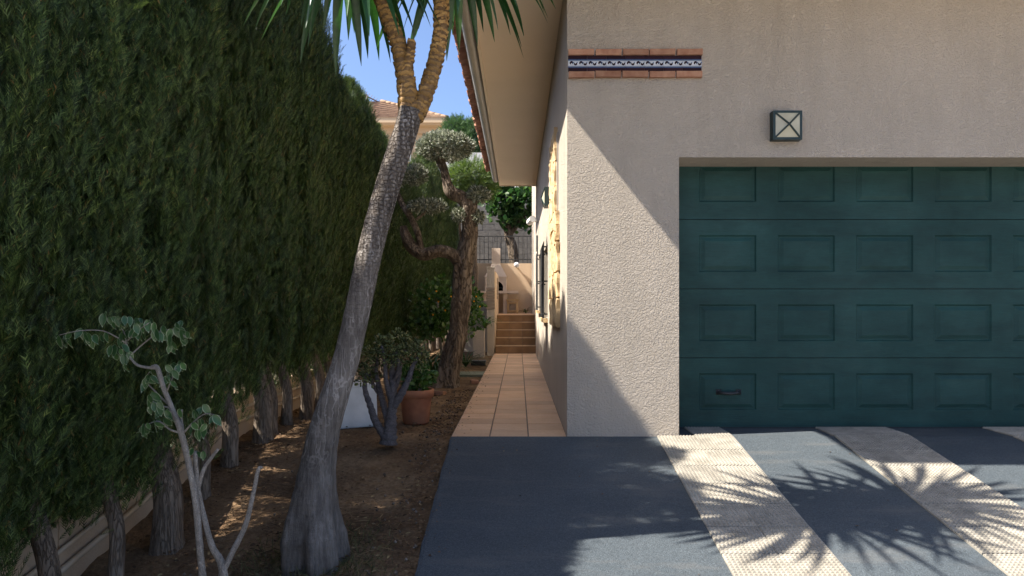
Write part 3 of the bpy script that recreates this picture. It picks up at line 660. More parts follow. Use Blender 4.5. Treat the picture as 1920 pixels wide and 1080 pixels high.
# railing on the yard wall
rl = thing('railing', 'black iron railing on top of the pinkish yard wall', 'railing', (-1.0, BY + 0.1, 2.24))
for z in (0.10, 0.76): part('rail', MB().box((-0.62, -0.015, z), (1.7, 0.015, z + 0.025)).mesh('rail', M['iron']), rl)
barme = MB().box((-0.008, -0.008, 0), (0.008, 0.008, 0.755)).mesh('bar', M['iron'])
for k in range(19): part('bar', barme, rl, (-1.58 + 0.122 * k, BY + 0.1, 2.242))
# ball lamp
e = thing('ball_lamp', 'round metal lamp on the edge of the pinkish yard wall', 'lamp', (-0.05, BY, 2.14))
part('bracket', MB().bar((0, 0, 0), (0, -0.08, 0.03), 0.02, 8).mesh('bracket', M['chrome']), e)
part('globe', MB().lathe([(0.001, -0.08), (0.045, -0.066), (0.07, -0.03), (0.078, 0.0), (0.07, 0.035), (0.045, 0.066), (0.001, 0.08)], 16).mesh('globe', M['chrome'], True), e, (-0.05, BY - 0.12, 2.19))
# barbecue
BX, BBY = -0.62, BY - 0.72
bb = thing('barbecue', 'white cement barbecue with tapering hood and chimney against the yard wall', 'barbecue', (BX, BBY, TZ))
def frus(z0, z1, a, b, y0=(0, 0.62), y1=(0.2, 0.5)):
    return MB().add([(-a, y0[0], z0), (a, y0[0], z0), (a, y0[1], z0), (-a, y0[1], z0), (-b, y1[0], z1), (b, y1[0], z1), (b, y1[1], z1), (-b, y1[1], z1)], [(0,3,2,1),(4,5,6,7),(0,1,5,4),(1,2,6,5),(2,3,7,6),(3,0,4,7)])
part('chimney', MB().box((-0.115, 0.2, 1.36), (0.115, 0.5, 1.80)).mesh('chimney', M['cement']), bb)
part('hood', frus(1.0, 1.36, 0.31, 0.115).mesh('hood', M['cement']), bb)
arch = [(-0.20, 0.62)] + [(0.20 * -math.cos(math.pi*k/10), 0.72 + 0.17*math.sin(math.pi*k/10)) for k in range(11)] + [(0.20, 0.62)]
out = [(-0.29, 0.62)] + [(-0.29 + 0.58*k/10, 0.999) for k in range(11)] + [(0.29, 0.62)]
q = MB()
for k in range(12): q.add([(arch[k][0], 0.02, arch[k][1]), (arch[k+1][0], 0.02, arch[k+1][1]), (out[k+1][0], 0.02, out[k+1][1]), (out[k][0], 0.02, out[k][1])], [(0, 1, 2, 3)]); q.add([(arch[k][0], 0.02, arch[k][1]), (arch[k+1][0], 0.02, arch[k+1][1]), (arch[k+1][0], 0.12, arch[k+1][1]), (arch[k][0], 0.12, arch[k][1])], [(0, 1, 2, 3)])
q.box((-0.29, 0.12, 0.62), (-0.20, 0.6, 0.999)); q.box((0.20, 0.12, 0.62), (0.29, 0.6, 0.999))
part('firebox', q.mesh('firebox', M['cement']), bb)
part('fireback', MB().box((-0.2, 0.5, 0.62), (0.2, 0.6, 0.998)).mesh('fireback', M['soot']), bb)
part('grill_grate', MB().box((-0.2, 0.04, 0.70), (0.2, 0.5, 0.712)).mesh('grill_grate', M['iron']), bb)
part('counter', MB().box((-0.42, -0.06, 0.55), (0.62, 0.62, 0.618)).mesh('counter', M['cement']), bb)
for x in (-0.33, 0.21): part('leg', MB().box((x, 0.05, 0), (x + 0.1, 0.6, 0.549)).mesh('leg', M['cement']), bb)
e = thing('wooden_stool', 'small square pale wood stool beside the barbecue', 'stool', (-0.16, BY - 0.65, TZ))
for x in (-0.15, 0.11):
    for y in (-0.14, 0.1): part('leg', MB().box((x, y, 0), (x + 0.04, y + 0.04, 0.35)).mesh('leg', M['wood']), e)
part('seat', MB().box((-0.175, -0.165, 0.351), (0.175, 0.165, 0.385)).mesh('seat', M['wood']), e)
for z in (0.06, 0.27): part('stretcher', MB().box((-0.109, -0.13, z), (0.109, -0.105, z + 0.03)).mesh('stretcher', M['wood']), e)
part('panel', MB().box((-0.085, -0.09, 0.09), (0.085, -0.07, 0.27)).mesh('panel', M['woodgrey']), e)

# neighbour's block wall, its shade put into the dark block colour
bwl = thing('block_wall', 'tall concrete block wall of the neighbour behind the yard, coloured dark as if shaded', 'wall', (0, 24.0, 0))
part('core', MB().box((-2.6, 0.012, -0.1), (1.2, 0.2, 5.0)).mesh('core', M['mortar']), bwl)
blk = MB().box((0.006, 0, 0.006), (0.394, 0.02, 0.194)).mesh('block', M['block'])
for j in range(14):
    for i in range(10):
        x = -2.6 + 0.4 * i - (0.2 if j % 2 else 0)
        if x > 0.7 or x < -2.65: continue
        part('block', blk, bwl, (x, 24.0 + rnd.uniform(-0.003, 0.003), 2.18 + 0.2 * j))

pw = thing('block_wall', 'pale block wall standing for sunlit blocks behind the conifer shrub by the eaves', 'wall', (-1.2, 29.0, 0))  # second wall in a light colour, standing for the sunlit upper blocks
part('core', MB().box((-2.0, 0.012, -0.1), (4.0, 0.3, 7.25)).mesh('core', M['mortar']), pw)
blk2 = MB().box((0.008, 0, 0.008), (0.592, 0.02, 0.292)).mesh('block', M['litblock'])
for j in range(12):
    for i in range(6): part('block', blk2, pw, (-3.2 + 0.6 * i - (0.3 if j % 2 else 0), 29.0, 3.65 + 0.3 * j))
# neighbour house
NX0, NX1, NY, NZ = -14.0, -3.75, 38.0, 10.95
nh = thing('house', 'beige neighbour house with hipped clay roof behind the hedge', 'house', (-9, NY, 0))
NL = WL[nh]
def PN(x, y, z): return (x - NL.x, y - NL.y, z)
part('wall', MB().box(PN(NX0 + 0.7, NY + 0.7, -0.1), PN(NX1 - 0.7, NY + 8, NZ - 0.28)).mesh('wall', M['nwall']), nh)
part('eave', MB().box(PN(NX0, NY, NZ - 0.28), PN(NX1, NY + 8.6, NZ - 0.03)).mesh('eave', M['nwall']), nh)
part('fascia', MB().box(PN(NX0, NY - 0.10, NZ - 0.2), PN(NX1, NY - 0.001, NZ + 0.10)).mesh('fascia', M['nwall']), nh)
part('cornice', MB().box(PN(NX0 + 0.55, NY + 0.55, NZ - 0.62), PN(NX1 - 0.55, NY + 0.75, NZ - 0.281)).mesh('cornice', M['nwall']), nh)
mb = MB(); RY = NY + 4.3; RZ = NZ + 2.1; NRow = 120
for i in range(NRow):       # corrugated front slope clipped by the right hip
    xa = NX0 + (NX1 - NX0) * i / NRow; xb = NX0 + (NX1 - NX0) * (i + 1) / NRow; xm = (xa + xb) / 2
    def top(x): return min(1.0, (NX1 - x) / 4.3)
    for s0 in range(8):
        ta0, ta1 = top(xa) * s0 / 8, top(xa) * (s0 + 1) / 8; tb0, tb1 = top(xb) * s0 / 8, top(xb) * (s0 + 1) / 8; tm0, tm1 = top(xm) * s0 / 8, top(xm) * (s0 + 1) / 8
        def pt(x, tt_, h): return PN(x, NY - 0.12 + tt_ * 4.42, NZ + tt_ * 2.1 + h + 0.02)
        mb.add([pt(xa, ta0, 0.05), pt(xm, tm0, 0.12), pt(xb, tb0, 0.05), pt(xa, ta1, 0.0), pt(xm, tm1, 0.07), pt(xb, tb1, 0.0), pt(xm, tm0, 0.0)], [(0, 1, 4, 3), (1, 2, 5, 4), (0, 6, 1), (6, 2, 1)])
mb.add([PN(NX1 + 0.05, NY - 0.1, NZ), PN(NX1 + 0.05, NY + 8.7, NZ), PN(NX1 - 4.3, RY, RZ + 0.02)], [(0, 1, 2)])
nr = part('roof', mb.mesh('roof', M['nroof']), nh)
for k in range(12):        # hip tiles
    a = Vector((NX1, NY - 0.1, NZ + 0.06)); b = Vector((NX1 - 4.3, RY, RZ + 0.08)); p = a.lerp(b, k / 12); p2 = a.lerp(b, (k + 1.1) / 12)
    part('hip_tile', MB().tube([PN(*p), PN(*p2)], [0.12, 0.10], 8).mesh('hip_tile', M['nroof'], True), nr, WL[nh])
wx, wz = (745 - VX) / F * 38.7, CH - (262 - VY) / F * 38.7
wn = part('window', MB().box(PN(wx - 0.9, NY + 0.62, wz - 1.2), PN(wx + 0.75, NY + 0.69, wz + 0.5)).mesh('window', M['whitepaint']), nh)
for k in range(14): part('shutter_slat', MB().box(PN(wx - 0.8, NY + 0.59, wz - 1.1 + 0.108 * k), PN(wx + 0.65, NY + 0.618, wz - 1.1 + 0.108 * k + 0.095)).mesh('shutter_slat', M['nwall']), wn, WL[nh])
part('downpipe', MB().bar(PN((828 - VX) / F * 38.6, NY + 0.6, 0), PN((828 - VX) / F * 38.6, NY + 0.6, NZ - 0.3), 0.06, 8).mesh('downpipe', M['nwall'], True), nh)
def antenna(px, pyt, Y, label, zb, flip=1):
    p = at(px, pyt, Y); e = thing('antenna', label, 'antenna', (p.x, Y, zb), 'rooftop aerials'); h = p.z - zb
    part('mast', MB().bar((0, 0, 0), (0, 0, h), 0.045, 6).mesh('mast', M['antenna']), e)
    part('boom', MB().bar((-0.2 * flip, 0, h - 0.02), (0.62 * flip, 0.5, h - 0.32), 0.035, 6).mesh('boom', M['antenna']), e)
    for k in range(6):
        x = (-0.1 + 0.13 * k) * flip; z = h - 0.06 - 0.045 * k
        part('element', MB().bar((x - 0.1, 0.15 * k * 0.6 - 0.1, z - 0.26 + 0.03 * k), (x + 0.1, 0.15 * k * 0.6 + 0.1, z + 0.26 - 0.03 * k), 0.014, 4).mesh('element', M['antenna']), e)
antenna(688, 177, 41.5, 'thin rooftop aerial rising clear of the hedge', NZ + 1.2)
antenna(664, 174, 41.8, 'thin rooftop aerial mostly hidden by the hedge', NZ + 1.2)

# ------------------------------------------------------------------ boundary wall behind the trunks, with conduits
bwv = thing('boundary_wall', 'low beige rendered wall with pipes behind the hedge trunks', 'wall', (-2.3, 6, 0))
y = 0.6
while y < 17.5:
    L = 1.45; zb = gz(y + L / 2)
    top = 0.33 if y + L > 3.5 else 0.18
    part('wall_panel', MB().box((-0.06, y - 6, min(gz(y), gz(y+L)) - 0.12), (0.06, y + L - 0.012 - 6, top)).mesh('wall_panel', M['bluffwall']), bwv)
    y += L
for dz, r_ in ((0.09, 0.016), (0.19, 0.012)):
    ys_ = [0.6 + 0.5 * k for k in range(34)]
    part('pipe', MB().tube([(0.085, yy - 6, gz(yy) + dz + 0.012 * noise.noise((yy, dz * 9, 0)) + 0.02) for yy in ys_], [r_] * len(ys_), 8).mesh('pipe', M['pipe'], True), bwv)

# ------------------------------------------------------------------ cypress hedge
g = np.random.default_rng(11)
def spray_template():
    v = [(-0.012, 0, 0), (0.012, 0, 0), (0, 1, 0.10)]; f = [(0, 1, 2)]
    for k in range(5):
        y = 0.06 + 0.175 * k; L = 0.40 * (1 - 0.45 * k / 5)
        for s in (-1, 1):
            b = len(v); yy = y + (0.06 if s > 0 else 0)
            dx, dy = math.sin(R(33)), math.cos(R(33)); zc = 0.10 * yy
            v += [(0, yy - 0.045, zc), (0, yy + 0.055, zc), (s * L*dx, yy + L*dy, zc + 0.05 * s)]
            f.append((b, b+2, b+1) if s < 0 else (b, b+1, b+2))
    return v, f
SPV, SPF = spray_template()
def crown(seed, zb, zt, n, rx=0.32, ry=0.36):
    """foliage as upright plumes of small sprays over a column, with a thinner fill between them"""
    g = np.random.default_rng(seed); nP = 210
    pth = np.where(g.random(nP) < 0.7, g.uniform(-1.8, 1.8, nP), g.uniform(0, 2*np.pi, nP)); stp = 2 * np.pi / 17; pth = np.round(pth / stp) * stp + g.normal(size=nP) * 0.055; pz = g.uniform(zb - 0.05, zt - 0.28, nP); pl = g.uniform(0.32, 0.62, nP); po = g.uniform(-0.34, 0.20, nP)
    def surf(t_, zz, off):
        tap = min(1, max(0.02, (zt - zz) / 0.5)) ** 0.5 * (0.72 + 0.28 * min(1, max(0, zz - zb) / 0.35))
        m = 0.16 * noise.noise((math.cos(t_) * 3.4 + seed, math.sin(t_) * 3.4, zz * 0.45))
        ca, sa = math.cos(t_), math.sin(t_); sq = (abs(ca)**2.6 + abs(sa)**2.6) ** (-1/2.6); d = tap * (1 + m) + off
        return np.array((ca * rx * sq * d, sa * ry * sq * d, zz)), np.array((ca, sa, 0.0))
    pos = np.zeros((n, 3)); ax = np.zeros((n, 3)); nr = np.zeros((n, 3))
    for i in range(n):
        if g.random() < 0.82:
            k = g.integers(nP); h = g.random() ** 0.85
            p, o = surf(pth[k] + 0.05 * math.sin(3 * h + k), min(zt - 0.02, pz[k] + h * pl[k]), po[k] + 0.10 * h - 0.02)
            sc_ = g.normal(size=3) * 0.040 * (1.05 - 0.8 * h); sc_[2] *= 0.6
            pos[i] = p + sc_; ax[i] = np.array((0, 0, 1.0)) + sc_ * 8 + o * 0.02 + g.normal(size=3) * 0.20; nr[i] = o * 0.5 + sc_ * 6 + g.normal(size=3) * 0.8
        else:
            p, o = surf(g.uniform(-1.9, 1.9) if g.random() < 0.7 else g.uniform(0, 6.283), zb + (zt - zb) * g.random(), -0.30 - 0.25 * g.random())
            pos[i] = p; ax[i] = np.array((0, 0, 1.0)) + o * g.uniform(-0.2, 0.4) + g.normal(size=3) * 0.3; nr[i] = o + g.normal(size=3) * 0.5
    pos[:, 2] -= 0.04
    return cloud('crown', SPV, SPF, pos, frames(ax, g, nr), g.uniform(0.045, 0.105, n), M['cyp'])
def core(seed, zb, zt, rx=0.22, ry=0.27):  # opaque dark column for the inner twigs, added to stop light leaking through
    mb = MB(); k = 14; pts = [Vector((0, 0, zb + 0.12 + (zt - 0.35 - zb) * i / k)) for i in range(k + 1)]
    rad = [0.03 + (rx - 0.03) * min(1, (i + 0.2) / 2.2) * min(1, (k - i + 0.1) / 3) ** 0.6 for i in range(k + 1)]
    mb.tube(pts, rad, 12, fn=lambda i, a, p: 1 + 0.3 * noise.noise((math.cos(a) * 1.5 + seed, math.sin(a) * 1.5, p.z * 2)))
    return mb.mesh('opaque_twig_core', M['cypcore'], True)
tall = [(crown(20 + k, 0.30 + 0.08 * k, 3.85, 24000), core(20 + k, 0.36 + 0.08 * k, 3.80)) for k in range(3)]
short = [(crown(40 + k, 0.40 + 0.05 * k, 3.24, 23000), core(40 + k, 0.55 + 0.05 * k, 3.20)) for k in range(2)]
def cyp_trunk(r0, seed, H=2.2):
    pts, rad = spline([(0, 0, -0.08, r0 * 1.5), (0, 0, 0.06, r0 * 1.12), (0.0, 0.01, 0.3, r0), (-0.07, 0.02, 0.55, r0 * 0.95), (-0.19, 0.02, 0.95, r0 * 0.85), (-0.22, 0, H, r0 * 0.5)], 6)
    return MB().tube(pts, rad, 14, fn=lambda i, a, p: 1 + 0.16 * noise.noise((math.cos(a) * 1.6 + seed, math.sin(a) * 1.6, p.z * 0.8)) + 0.06 * math.sin(5 * a + seed + p.z)).mesh('trunk', M['bark_cyp'], True)
spots = [(0.55, -2.0, .05), (1.05, -2.02, .05), (1.6, -1.98, .06), (2.1, -2.03, .05), (2.62, -2.02, .05), (3.14, -2.06, .05), (3.56, -2.0, .045), (3.97, -1.95, .09), (4.62, -2.04, .05), (5.12, -2.06, .062), (5.62, -2.0, .082), (5.92, -2.04, .055), (6.38, -2.06, .058), (6.75, -1.99, .075), (7.3, -2.02, .06), (7.85, -2.06, .06), (8.4, -2.03, .06), (8.95, -2.0, .06), (9.5, -2.05, .06), (10.05, -2.03, .06), (10.6, -2.0, .06), (11.2, -2.05, .06), (11.8, -2.0, .06), (12.4, -2.02, .06), (13.05, -2.04, .06), (13.7, -2.0, .06), (14.35, -2.03, .06), (15.0, -2.0, .06), (15.7, -2.02, .06), (16.4, -2.0, .06), (17.1, -2.02, .06)] + [(17.8 + 0.7 * k, -2.1 + 0.02 * (k % 3), .06) for k in range(8)]
for i, (y, x, r0) in enumerate(spots):
    sh = y < 3.8
    if sh: lab, grp = 'lower clipped cypress of the hedge with sunlit top', 'lower cypresses of the hedge'
    elif y < 4.2: lab, grp = 'tall hedge cypress with the thickest bare trunk, behind the sapling', None
    elif y < 7.0: lab, grp = 'tall hedge cypress with bare trunk standing close to the low wall', 'tall cypresses with bare trunks'
    elif y < 14.8: lab, grp = 'tall dark hedge cypress in the stretch behind yucca and jade plant', 'tall cypresses behind the yucca'
    else: lab, grp = 'tall hedge cypress in the far stretch behind the olive tree', 'tall cypresses behind the olive tree'
    tr = thing('cypress_tree', lab, 'tree', (x, y, gz(y) - 0.03), grp)
    cm, co = (short if sh else tall)[i % (2 if sh else 3)]
    hz_ = 1.0 + rnd.uniform(-0.03, 0.03)
    if not sh and y > 10: hz_ *= 0.955
    if not sh and y < 7.6: hz_ *= 1.115
    if y > 14.8: hz_ *= 1.0 + 0.28 * min(1, (y - 14.8) / 2)
    part('trunk', cyp_trunk(r0 * 0.84, i), tr)
    a = rnd.uniform(-0.35, 0.35); fy = -1 if rnd.random() < 0.5 else 1
    for nm, me in (('crown', cm), ('opaque_twig_core', co)):
        o = part(nm, me, tr, WL[tr] + Vector((-0.22, 0, 0))); o.rotation_euler = (0, 0, a); o.scale = (1.0 + rnd.uniform(-0.06, 0.06), fy * (1.0 + rnd.uniform(-0.02, 0.1)), hz_)

# ------------------------------------------------------------------ yucca tree
YB = Vector((-1.088, 3.83, gz(3.83) - 0.03))
yu = thing('yucca_tree', 'leaning grey yucca with swollen base and golden scaled forked stems', 'tree', YB)
def yp(px, py, dY, wpx):
    p = at(px, py, 3.83 + dY); return (p.x - YB.x, p.y - YB.y, p.z - YB.z, wpx * 0.82 / 2 / F * (3.83 + dY))
base = yp(590, 1040, 0, 120)
rows = [(0.0, 0, -0.12, 0.16), (0.0, 0, 0.0, 0.156)] + [yp(586, 1003, 0, 134), yp(587, 962, 0, 114), yp(591, 915, 0, 95), yp(597, 868, 0, 80), yp(608, 806, 0, 70), yp(628, 740, 0, 63), yp(650, 670, 0, 59), yp(671, 580, 0, 57), yp(692, 480, 0, 57), yp(716, 385, 0, 57), yp(742, 300, 0, 56), yp(762, 240, 0, 54), yp(770, 205, 0, 52)]
pts, rad = spline(rows, 8)
def lobe(i, a, p):
    h = p.z; k = max(0, 1 - h / 0.46) ** 1.1
    return 1 + k * (0.62 * (abs(math.cos(2.5 * a + 0.35 + 0.5 * math.sin(a + h * 3))) ** 0.42 - 0.80) + 0.10 * math.cos(7 * a + 2)) + 0.035 * noise.noise((math.cos(a) * 2, math.sin(a) * 2, h * 3)) + 0.012 * math.sin(h * 60)
part('trunk', MB().tube(pts, rad, 72, fn=lobe).mesh('trunk', M['bark_yucca'], True), yu)
stems = [[yp(768, 222, 0, 50), yp(762, 160, 0.01, 45), yp(752, 100, 0.0, 40), yp(733, 45, -0.02, 37), yp(712, -10, -0.04, 35), yp(690, -75, -0.06, 34), yp(668, -150, -0.08, 33), yp(652, -215, -0.1, 32)],
         [yp(776, 222, 0.02, 46), yp(797, 178, 0.03, 40), yp(815, 120, 0.05, 37), yp(826, 60, 0.06, 36), yp(828, 0, 0.07, 36), yp(834, -60, 0.08, 34), yp(845, -130, 0.09, 33), yp(858, -205, 0.1, 32)],
         [yp(757, 150, 0.0, 26), yp(767, 115, -0.03, 24), yp(772, 78, -0.05, 21)]]
# one dried leaf base: a curled scale hugging the stem (local y up the stem, z out)
q = MB(); W_, H_ = 0.5, 0.62; cols, rws = 5, 4
for j in range(rws):
    for i in range(cols):
        u = i / (cols - 1) * 2 - 1; v_ = j / (rws - 1)
        wv = (1.0, 1.05, 0.85, 0.30)[j]
        q.v.append((u * W_ * wv, (v_ - 0.15) * H_ + 0.10 * (1 - u*u), (0.0, 0.15, 0.17, 0.15)[j] - 0.16 * u * u * (1.15 - 0.4 * v_)))
for j in range(rws - 1):
    for i in range(cols - 1): q.f.append((j*cols+i, j*cols+i+1, (j+1)*cols+i+1, (j+1)*cols+i)); q.m.append(1 if j == rws - 2 else 0)
scar_me = q.mesh('leaf_scar', [M['scar'], M['scaredge']], True)
cnt = 0
for si, rows in enumerate(stems):
    pts, rad = spline(rows, 6)
    rad = [r * 0.98 for r in rad]; part('stem', MB().tube(pts, [r * 0.9 for r in rad], 14).mesh('stem', M['scaredge'], True), yu)
    # walk the stem, ring by ring
    acc = 0; nxt = 0.0; ring = 0; extra = []
    for k in range(len(pts) - 1):
        seg = (pts[k+1] - pts[k]); L = seg.length
        while nxt <= acc + L:
            f_ = (nxt - acc) / L; p = pts[k].lerp(pts[k+1], f_); r_ = rad[k] * (1 - f_) + rad[k+1] * f_; t_ = seg.normalized()
            inview = (p + YB).z < 2.74
            for j in range(8 if si < 2 else 6):
                a = 2 * math.pi * (j + 0.5 * (ring % 2)) / (8 if si < 2 else 6) + 0.35 * ring + rnd.uniform(-0.22, 0.22)
                o_ = Vector((math.cos(a), math.sin(a), 0)); o_ = (o_ - t_ * o_.dot(t_)).normalized(); x_ = t_.cross(o_)
                s = r_ * 1.16 * rnd.uniform(0.85, 1.15)
                m = Matrix((x_, t_, o_)).transposed()
                m = m @ Matrix.Rotation(rnd.uniform(-0.3, 0.3), 3, 'Z') @ Matrix.Rotation(rnd.uniform(-0.05, 0.22), 3, 'X')
                loc = p + o_ * r_ * 0.80 + t_ * rnd.uniform(-0.012, 0.012)
                if inview and cnt < 298:
                    o = part('leaf_scar', scar_me, yu, YB + loc); o.rotation_euler = m.to_euler(); o.scale = (s, s * 1.0, s); cnt += 1
                else: extra.append((loc, m, s))
            ring += 1; nxt += 0.031
        acc += L
    if extra:
        me = cloud('leaf_scar_upper', [tuple(v) for v in q.v], q.f, np.array([e_[0] for e_ in extra]), np.array([[list(r_) for r_ in e_[1]] for e_ in extra]), np.array([e_[2] for e_ in extra]), [M['scar'], M['scaredge']], q.m)
        part('leaf_scars', me, yu, kind='stuff')
# sword leaves
def sword(elev, droop, L, W):
    mb = MB(); n = 9; x = z = 0; a = elev; rows_ = []
    for k in range(n + 1):
        t_ = k / n; w_ = W * (0.62 + 0.38 * min(1, t_ * 4)) * (1 - max(0, (t_ - 0.5) / 0.5) ** 1.7) * 0.5 + 0.0008
        if k: x += math.cos(a) * L / n; z += math.sin(a) * L / n
        nx_, nz_ = -math.sin(a), math.cos(a)
        rows_.append([(x + nx_ * w_ * 0.35, -w_, z + nz_ * w_ * 0.35), (x, 0, z), (x + nx_ * w_ * 0.35, w_, z + nz_ * w_ * 0.35)])
        a -= droop / n * (0.4 + 1.2 * t_)
    for r_ in rows_: mb.v += r_
    for k in range(n):
        for i in range(2): mb.f.append((k*3+i, k*3+i+1, (k+1)*3+i+1, (k+1)*3+i)); mb.m.append(0)
    return mb.mesh('leaf', M['yleaf'], True)
heads = [Vector(stems[0][-1][:3]) + YB, Vector(stems[1][-1][:3]) + YB]
kinds = [(-60, 12), (-46, 24), (-36, 30), (-27, 36), (-12, 38), (4, 36), (20, 36), (36, 30), (52, 24), (70, 14)]
lm = [[sword(R(e_), R(d_), rnd.uniform(0.64, 0.80), rnd.uniform(0.046, 0.057)) for _ in range(2)] for e_, d_ in kinds]
ga = 0
for hi, hd in enumerate(heads):
    for k in range(108):
        kk = min(9, int(k / 108 * 10)); ga += 2.399963
        z = -0.20 + 0.32 * k / 108
        o = part('leaf', lm[kk][k % 2], yu, hd + Vector((math.cos(ga) * 0.03, math.sin(ga) * 0.03, z)))
        o.rotation_euler = (rnd.uniform(-0.1, 0.1), rnd.uniform(-0.14, 0.14), ga + rnd.uniform(-0.15, 0.15))
        s = rnd.uniform(0.85, 1.12); o.scale = (s, s, s)

# ------------------------------------------------------------------ olive tree
OY = 9.43; OB = Vector((at(838, 722, OY).x, OY, -0.05))
ol = thing('olive_tree', 'twisted old olive with clipped cloud shaped foliage pads beside the path', 'tree', OB)
def op(px, py, dY, wpx):
    p = at(px, py, OY + dY); return (p.x - OB.x, p.y - OB.y, p.z - OB.z, wpx / 2 / F * (OY + dY))
def obark(seed, amp=0.16):
    return lambda i, a, p: 1 + amp * noise.noise((math.cos(a) * 1.7 + seed, math.sin(a) * 1.7, p.z * 2.2)) + amp * 0.6 * noise.noise((math.cos(a) * 4 + seed, math.sin(a) * 4, p.z * 6)) + 0.10 * math.cos(3 * a + p.z * 5)
tr_rows = [op(836, 735, 0, 66), op(840, 712, 0, 44), op(848, 670, 0, 37), op(857, 630, 0, 35), op(862, 580, 0.02, 34), op(867, 530, 0.04, 33), op(870, 490, 0.05, 36), op(878, 450, 0.05, 30), op(881, 410, 0.04, 29), op(880, 385, 0.02, 30)]
pts, rad = spline(tr_rows, 6); part('trunk', MB().tube(pts, rad, 22, fn=obark(1, 0.22)).mesh('trunk', M['bark_olive'], True), ol)
limbs = [[op(882, 392, 0.02, 28), op(868, 372, 0, 24), op(846, 360, -0.02, 24), op(838, 340, -0.03, 17), op(832, 315, -0.02, 15), op(822, 292, 0, 15), op(818, 280, 0, 9)],
         [op(868, 500, 0.03, 26), op(850, 478, 0.0, 22), op(825, 470, -0.04, 22), op(795, 476, -0.06, 23), op(772, 463, -0.05, 22), op(760, 442, -0.03, 18), op(756, 425, 0, 12)],
         [op(790, 470, -0.05, 13), op(782, 435, -0.02, 12), op(768, 405, 0.03, 12), op(752, 378, 0.08, 11), op(742, 345, 0.1, 9), op(765, 325, 0.1, 5)],
         [op(780, 412, 0, 6), op(792, 402, 0, 5), op(802, 393, 0, 4)], [op(822, 296, 0, 8), op(806, 286, 0, 6), op(795, 278, 0, 4)], [op(826, 292, 0, 7), op(846, 290, 0.03, 5), op(862, 280, 0.05, 3)],
         [op(886, 395, 0, 9), op(893, 380, -0.03, 6), op(898, 370, -0.03, 4)], [op(866, 455, 0.05, 6), op(862, 430, 0, 4), op(862, 415, 0, 3)], [op(886, 430, 0.05, 6), op(892, 418, 0.02, 4), op(895, 408, 0, 3)]]
for k, rw in enumerate(limbs):
    pts, rad = spline(rw, 6); part('limb', MB().tube(pts, rad, 14, fn=obark(5 + k)).mesh('limb', M['bark_olive'], True), ol)
def leaf_t(w=0.24, fold=0.05):
    return [(0, 0, 0), (w * 0.8, 0.35, fold), (w * 0.7, 0.7, fold), (0, 1, 0), (-w * 0.7, 0.7, fold), (-w * 0.8, 0.35, fold)], [(0, 1, 2, 3), (0, 3, 4, 5)]
def pad(name, c, r, n, tmpl, size, mat, g, up=0.35, shell=0.45, parent=None, spread=0.8, rough=0.14):
    d = g.normal(size=(n, 3)); d /= np.linalg.norm(d, axis=1, keepdims=True)
    rr = 1 - (g.random(n) ** 1.5) * shell
    bump = np.array([1 + rough * 2 * noise.noise((x * 2.4 + c[0] * 7, y * 2.4, z * 2.4)) for x, y, z in d])
    pos = d * (rr * bump)[:, None] * np.array(r) + np.array(c)
    ax = d + np.array((0, 0, up)) + g.normal(size=(n, 3)) * spread
    return cloud(name, tmpl[0], tmpl[1], pos, frames(ax, g), g.uniform(size * 0.7, size * 1.25, n), mat)
g2 = np.random.default_rng(5); s_ = OY / F
for (cx_, cy_, rx_, rz_, dy_, n) in [(835, 275, 52, 25, 0, 5600), (778, 328, 22, 18, 0.12, 1300), (802, 387, 35, 11, 0.0, 1800), (861, 404, 13, 12, -0.02, 480), (897, 366, 20, 13, -0.03, 900), (895, 408, 11, 11, 0, 380), (745, 330, 18, 22, 0.12, 600)]:
    p = op(cx_, cy_, dy_, 2)
    part('foliage_pad', pad('foliage_pad', p[:3], (rx_ * s_, rx_ * s_ * 0.9, rz_ * s_), n, leaf_t(0.20), 0.050, M['olive'], g2, 0.6, 0.34, rough=0.08), ol)

# ------------------------------------------------------------------ fig tree, shrubs and far trees
def tree(name, label, base, trunk_rows, pads, tmpl, size, mat, barkm, seed, group=None, cat='tree', crownname='crown'):
    e = thing(name, label, cat, base, group); gg = np.random.default_rng(seed); B = Vector(base)
    for k, rw in enumerate(trunk_rows):
        pts, rad = spline([(x - B.x, y - B.y, z - B.z, r) for x, y, z, r in rw], 6)
        part('trunk' if k == 0 else 'limb', MB().tube(pts, rad, 12, fn=obark(seed + k, 0.1)).mesh('trunk', barkm, True), e)
    for c, r, n in pads:
        part(crownname, pad(crownname, tuple(Vector(c) - B), r, n, tmpl, size, mat, gg, 0.3, 0.6, spread=0.9, rough=0.25), e)
    return e
FY = 21.8
def q4(px, py, Y, w): p = at(px, py, Y); return (p.x, p.y, p.z, w)
fb = at(966, 500, FY)
tree('fig_tree', 'broad leaved green tree leaning above the yard wall', (fb.x, FY, 0), [[(fb.x, FY, 0, .17), q4(963, 480, FY, .15), q4(955, 445, FY, .14), q4(948, 415, FY, .12), q4(945, 390, FY, .07)], [q4(955, 440, FY, .08), q4(975, 415, FY, .06), q4(990, 395, FY, .04)]],
     [(tuple(at(945, 378, FY)), (0.62, 0.6, 0.5), 420), (tuple(at(985, 385, FY + .2)), (0.62, 0.6, 0.62), 420), (tuple(at(925, 352, FY)), (0.5, 0.5, 0.5), 330), (tuple(at(968, 412, FY - .1)), (0.5, 0.4, 0.28), 200), (tuple(at(1010, 360, FY)), (0.6, 0.6, 0.6), 260)], leaf_t(0.5, 0.06), 0.17, M['fig'], M['bark_olive'], 31)
sb = at(890, 345, 18.6)
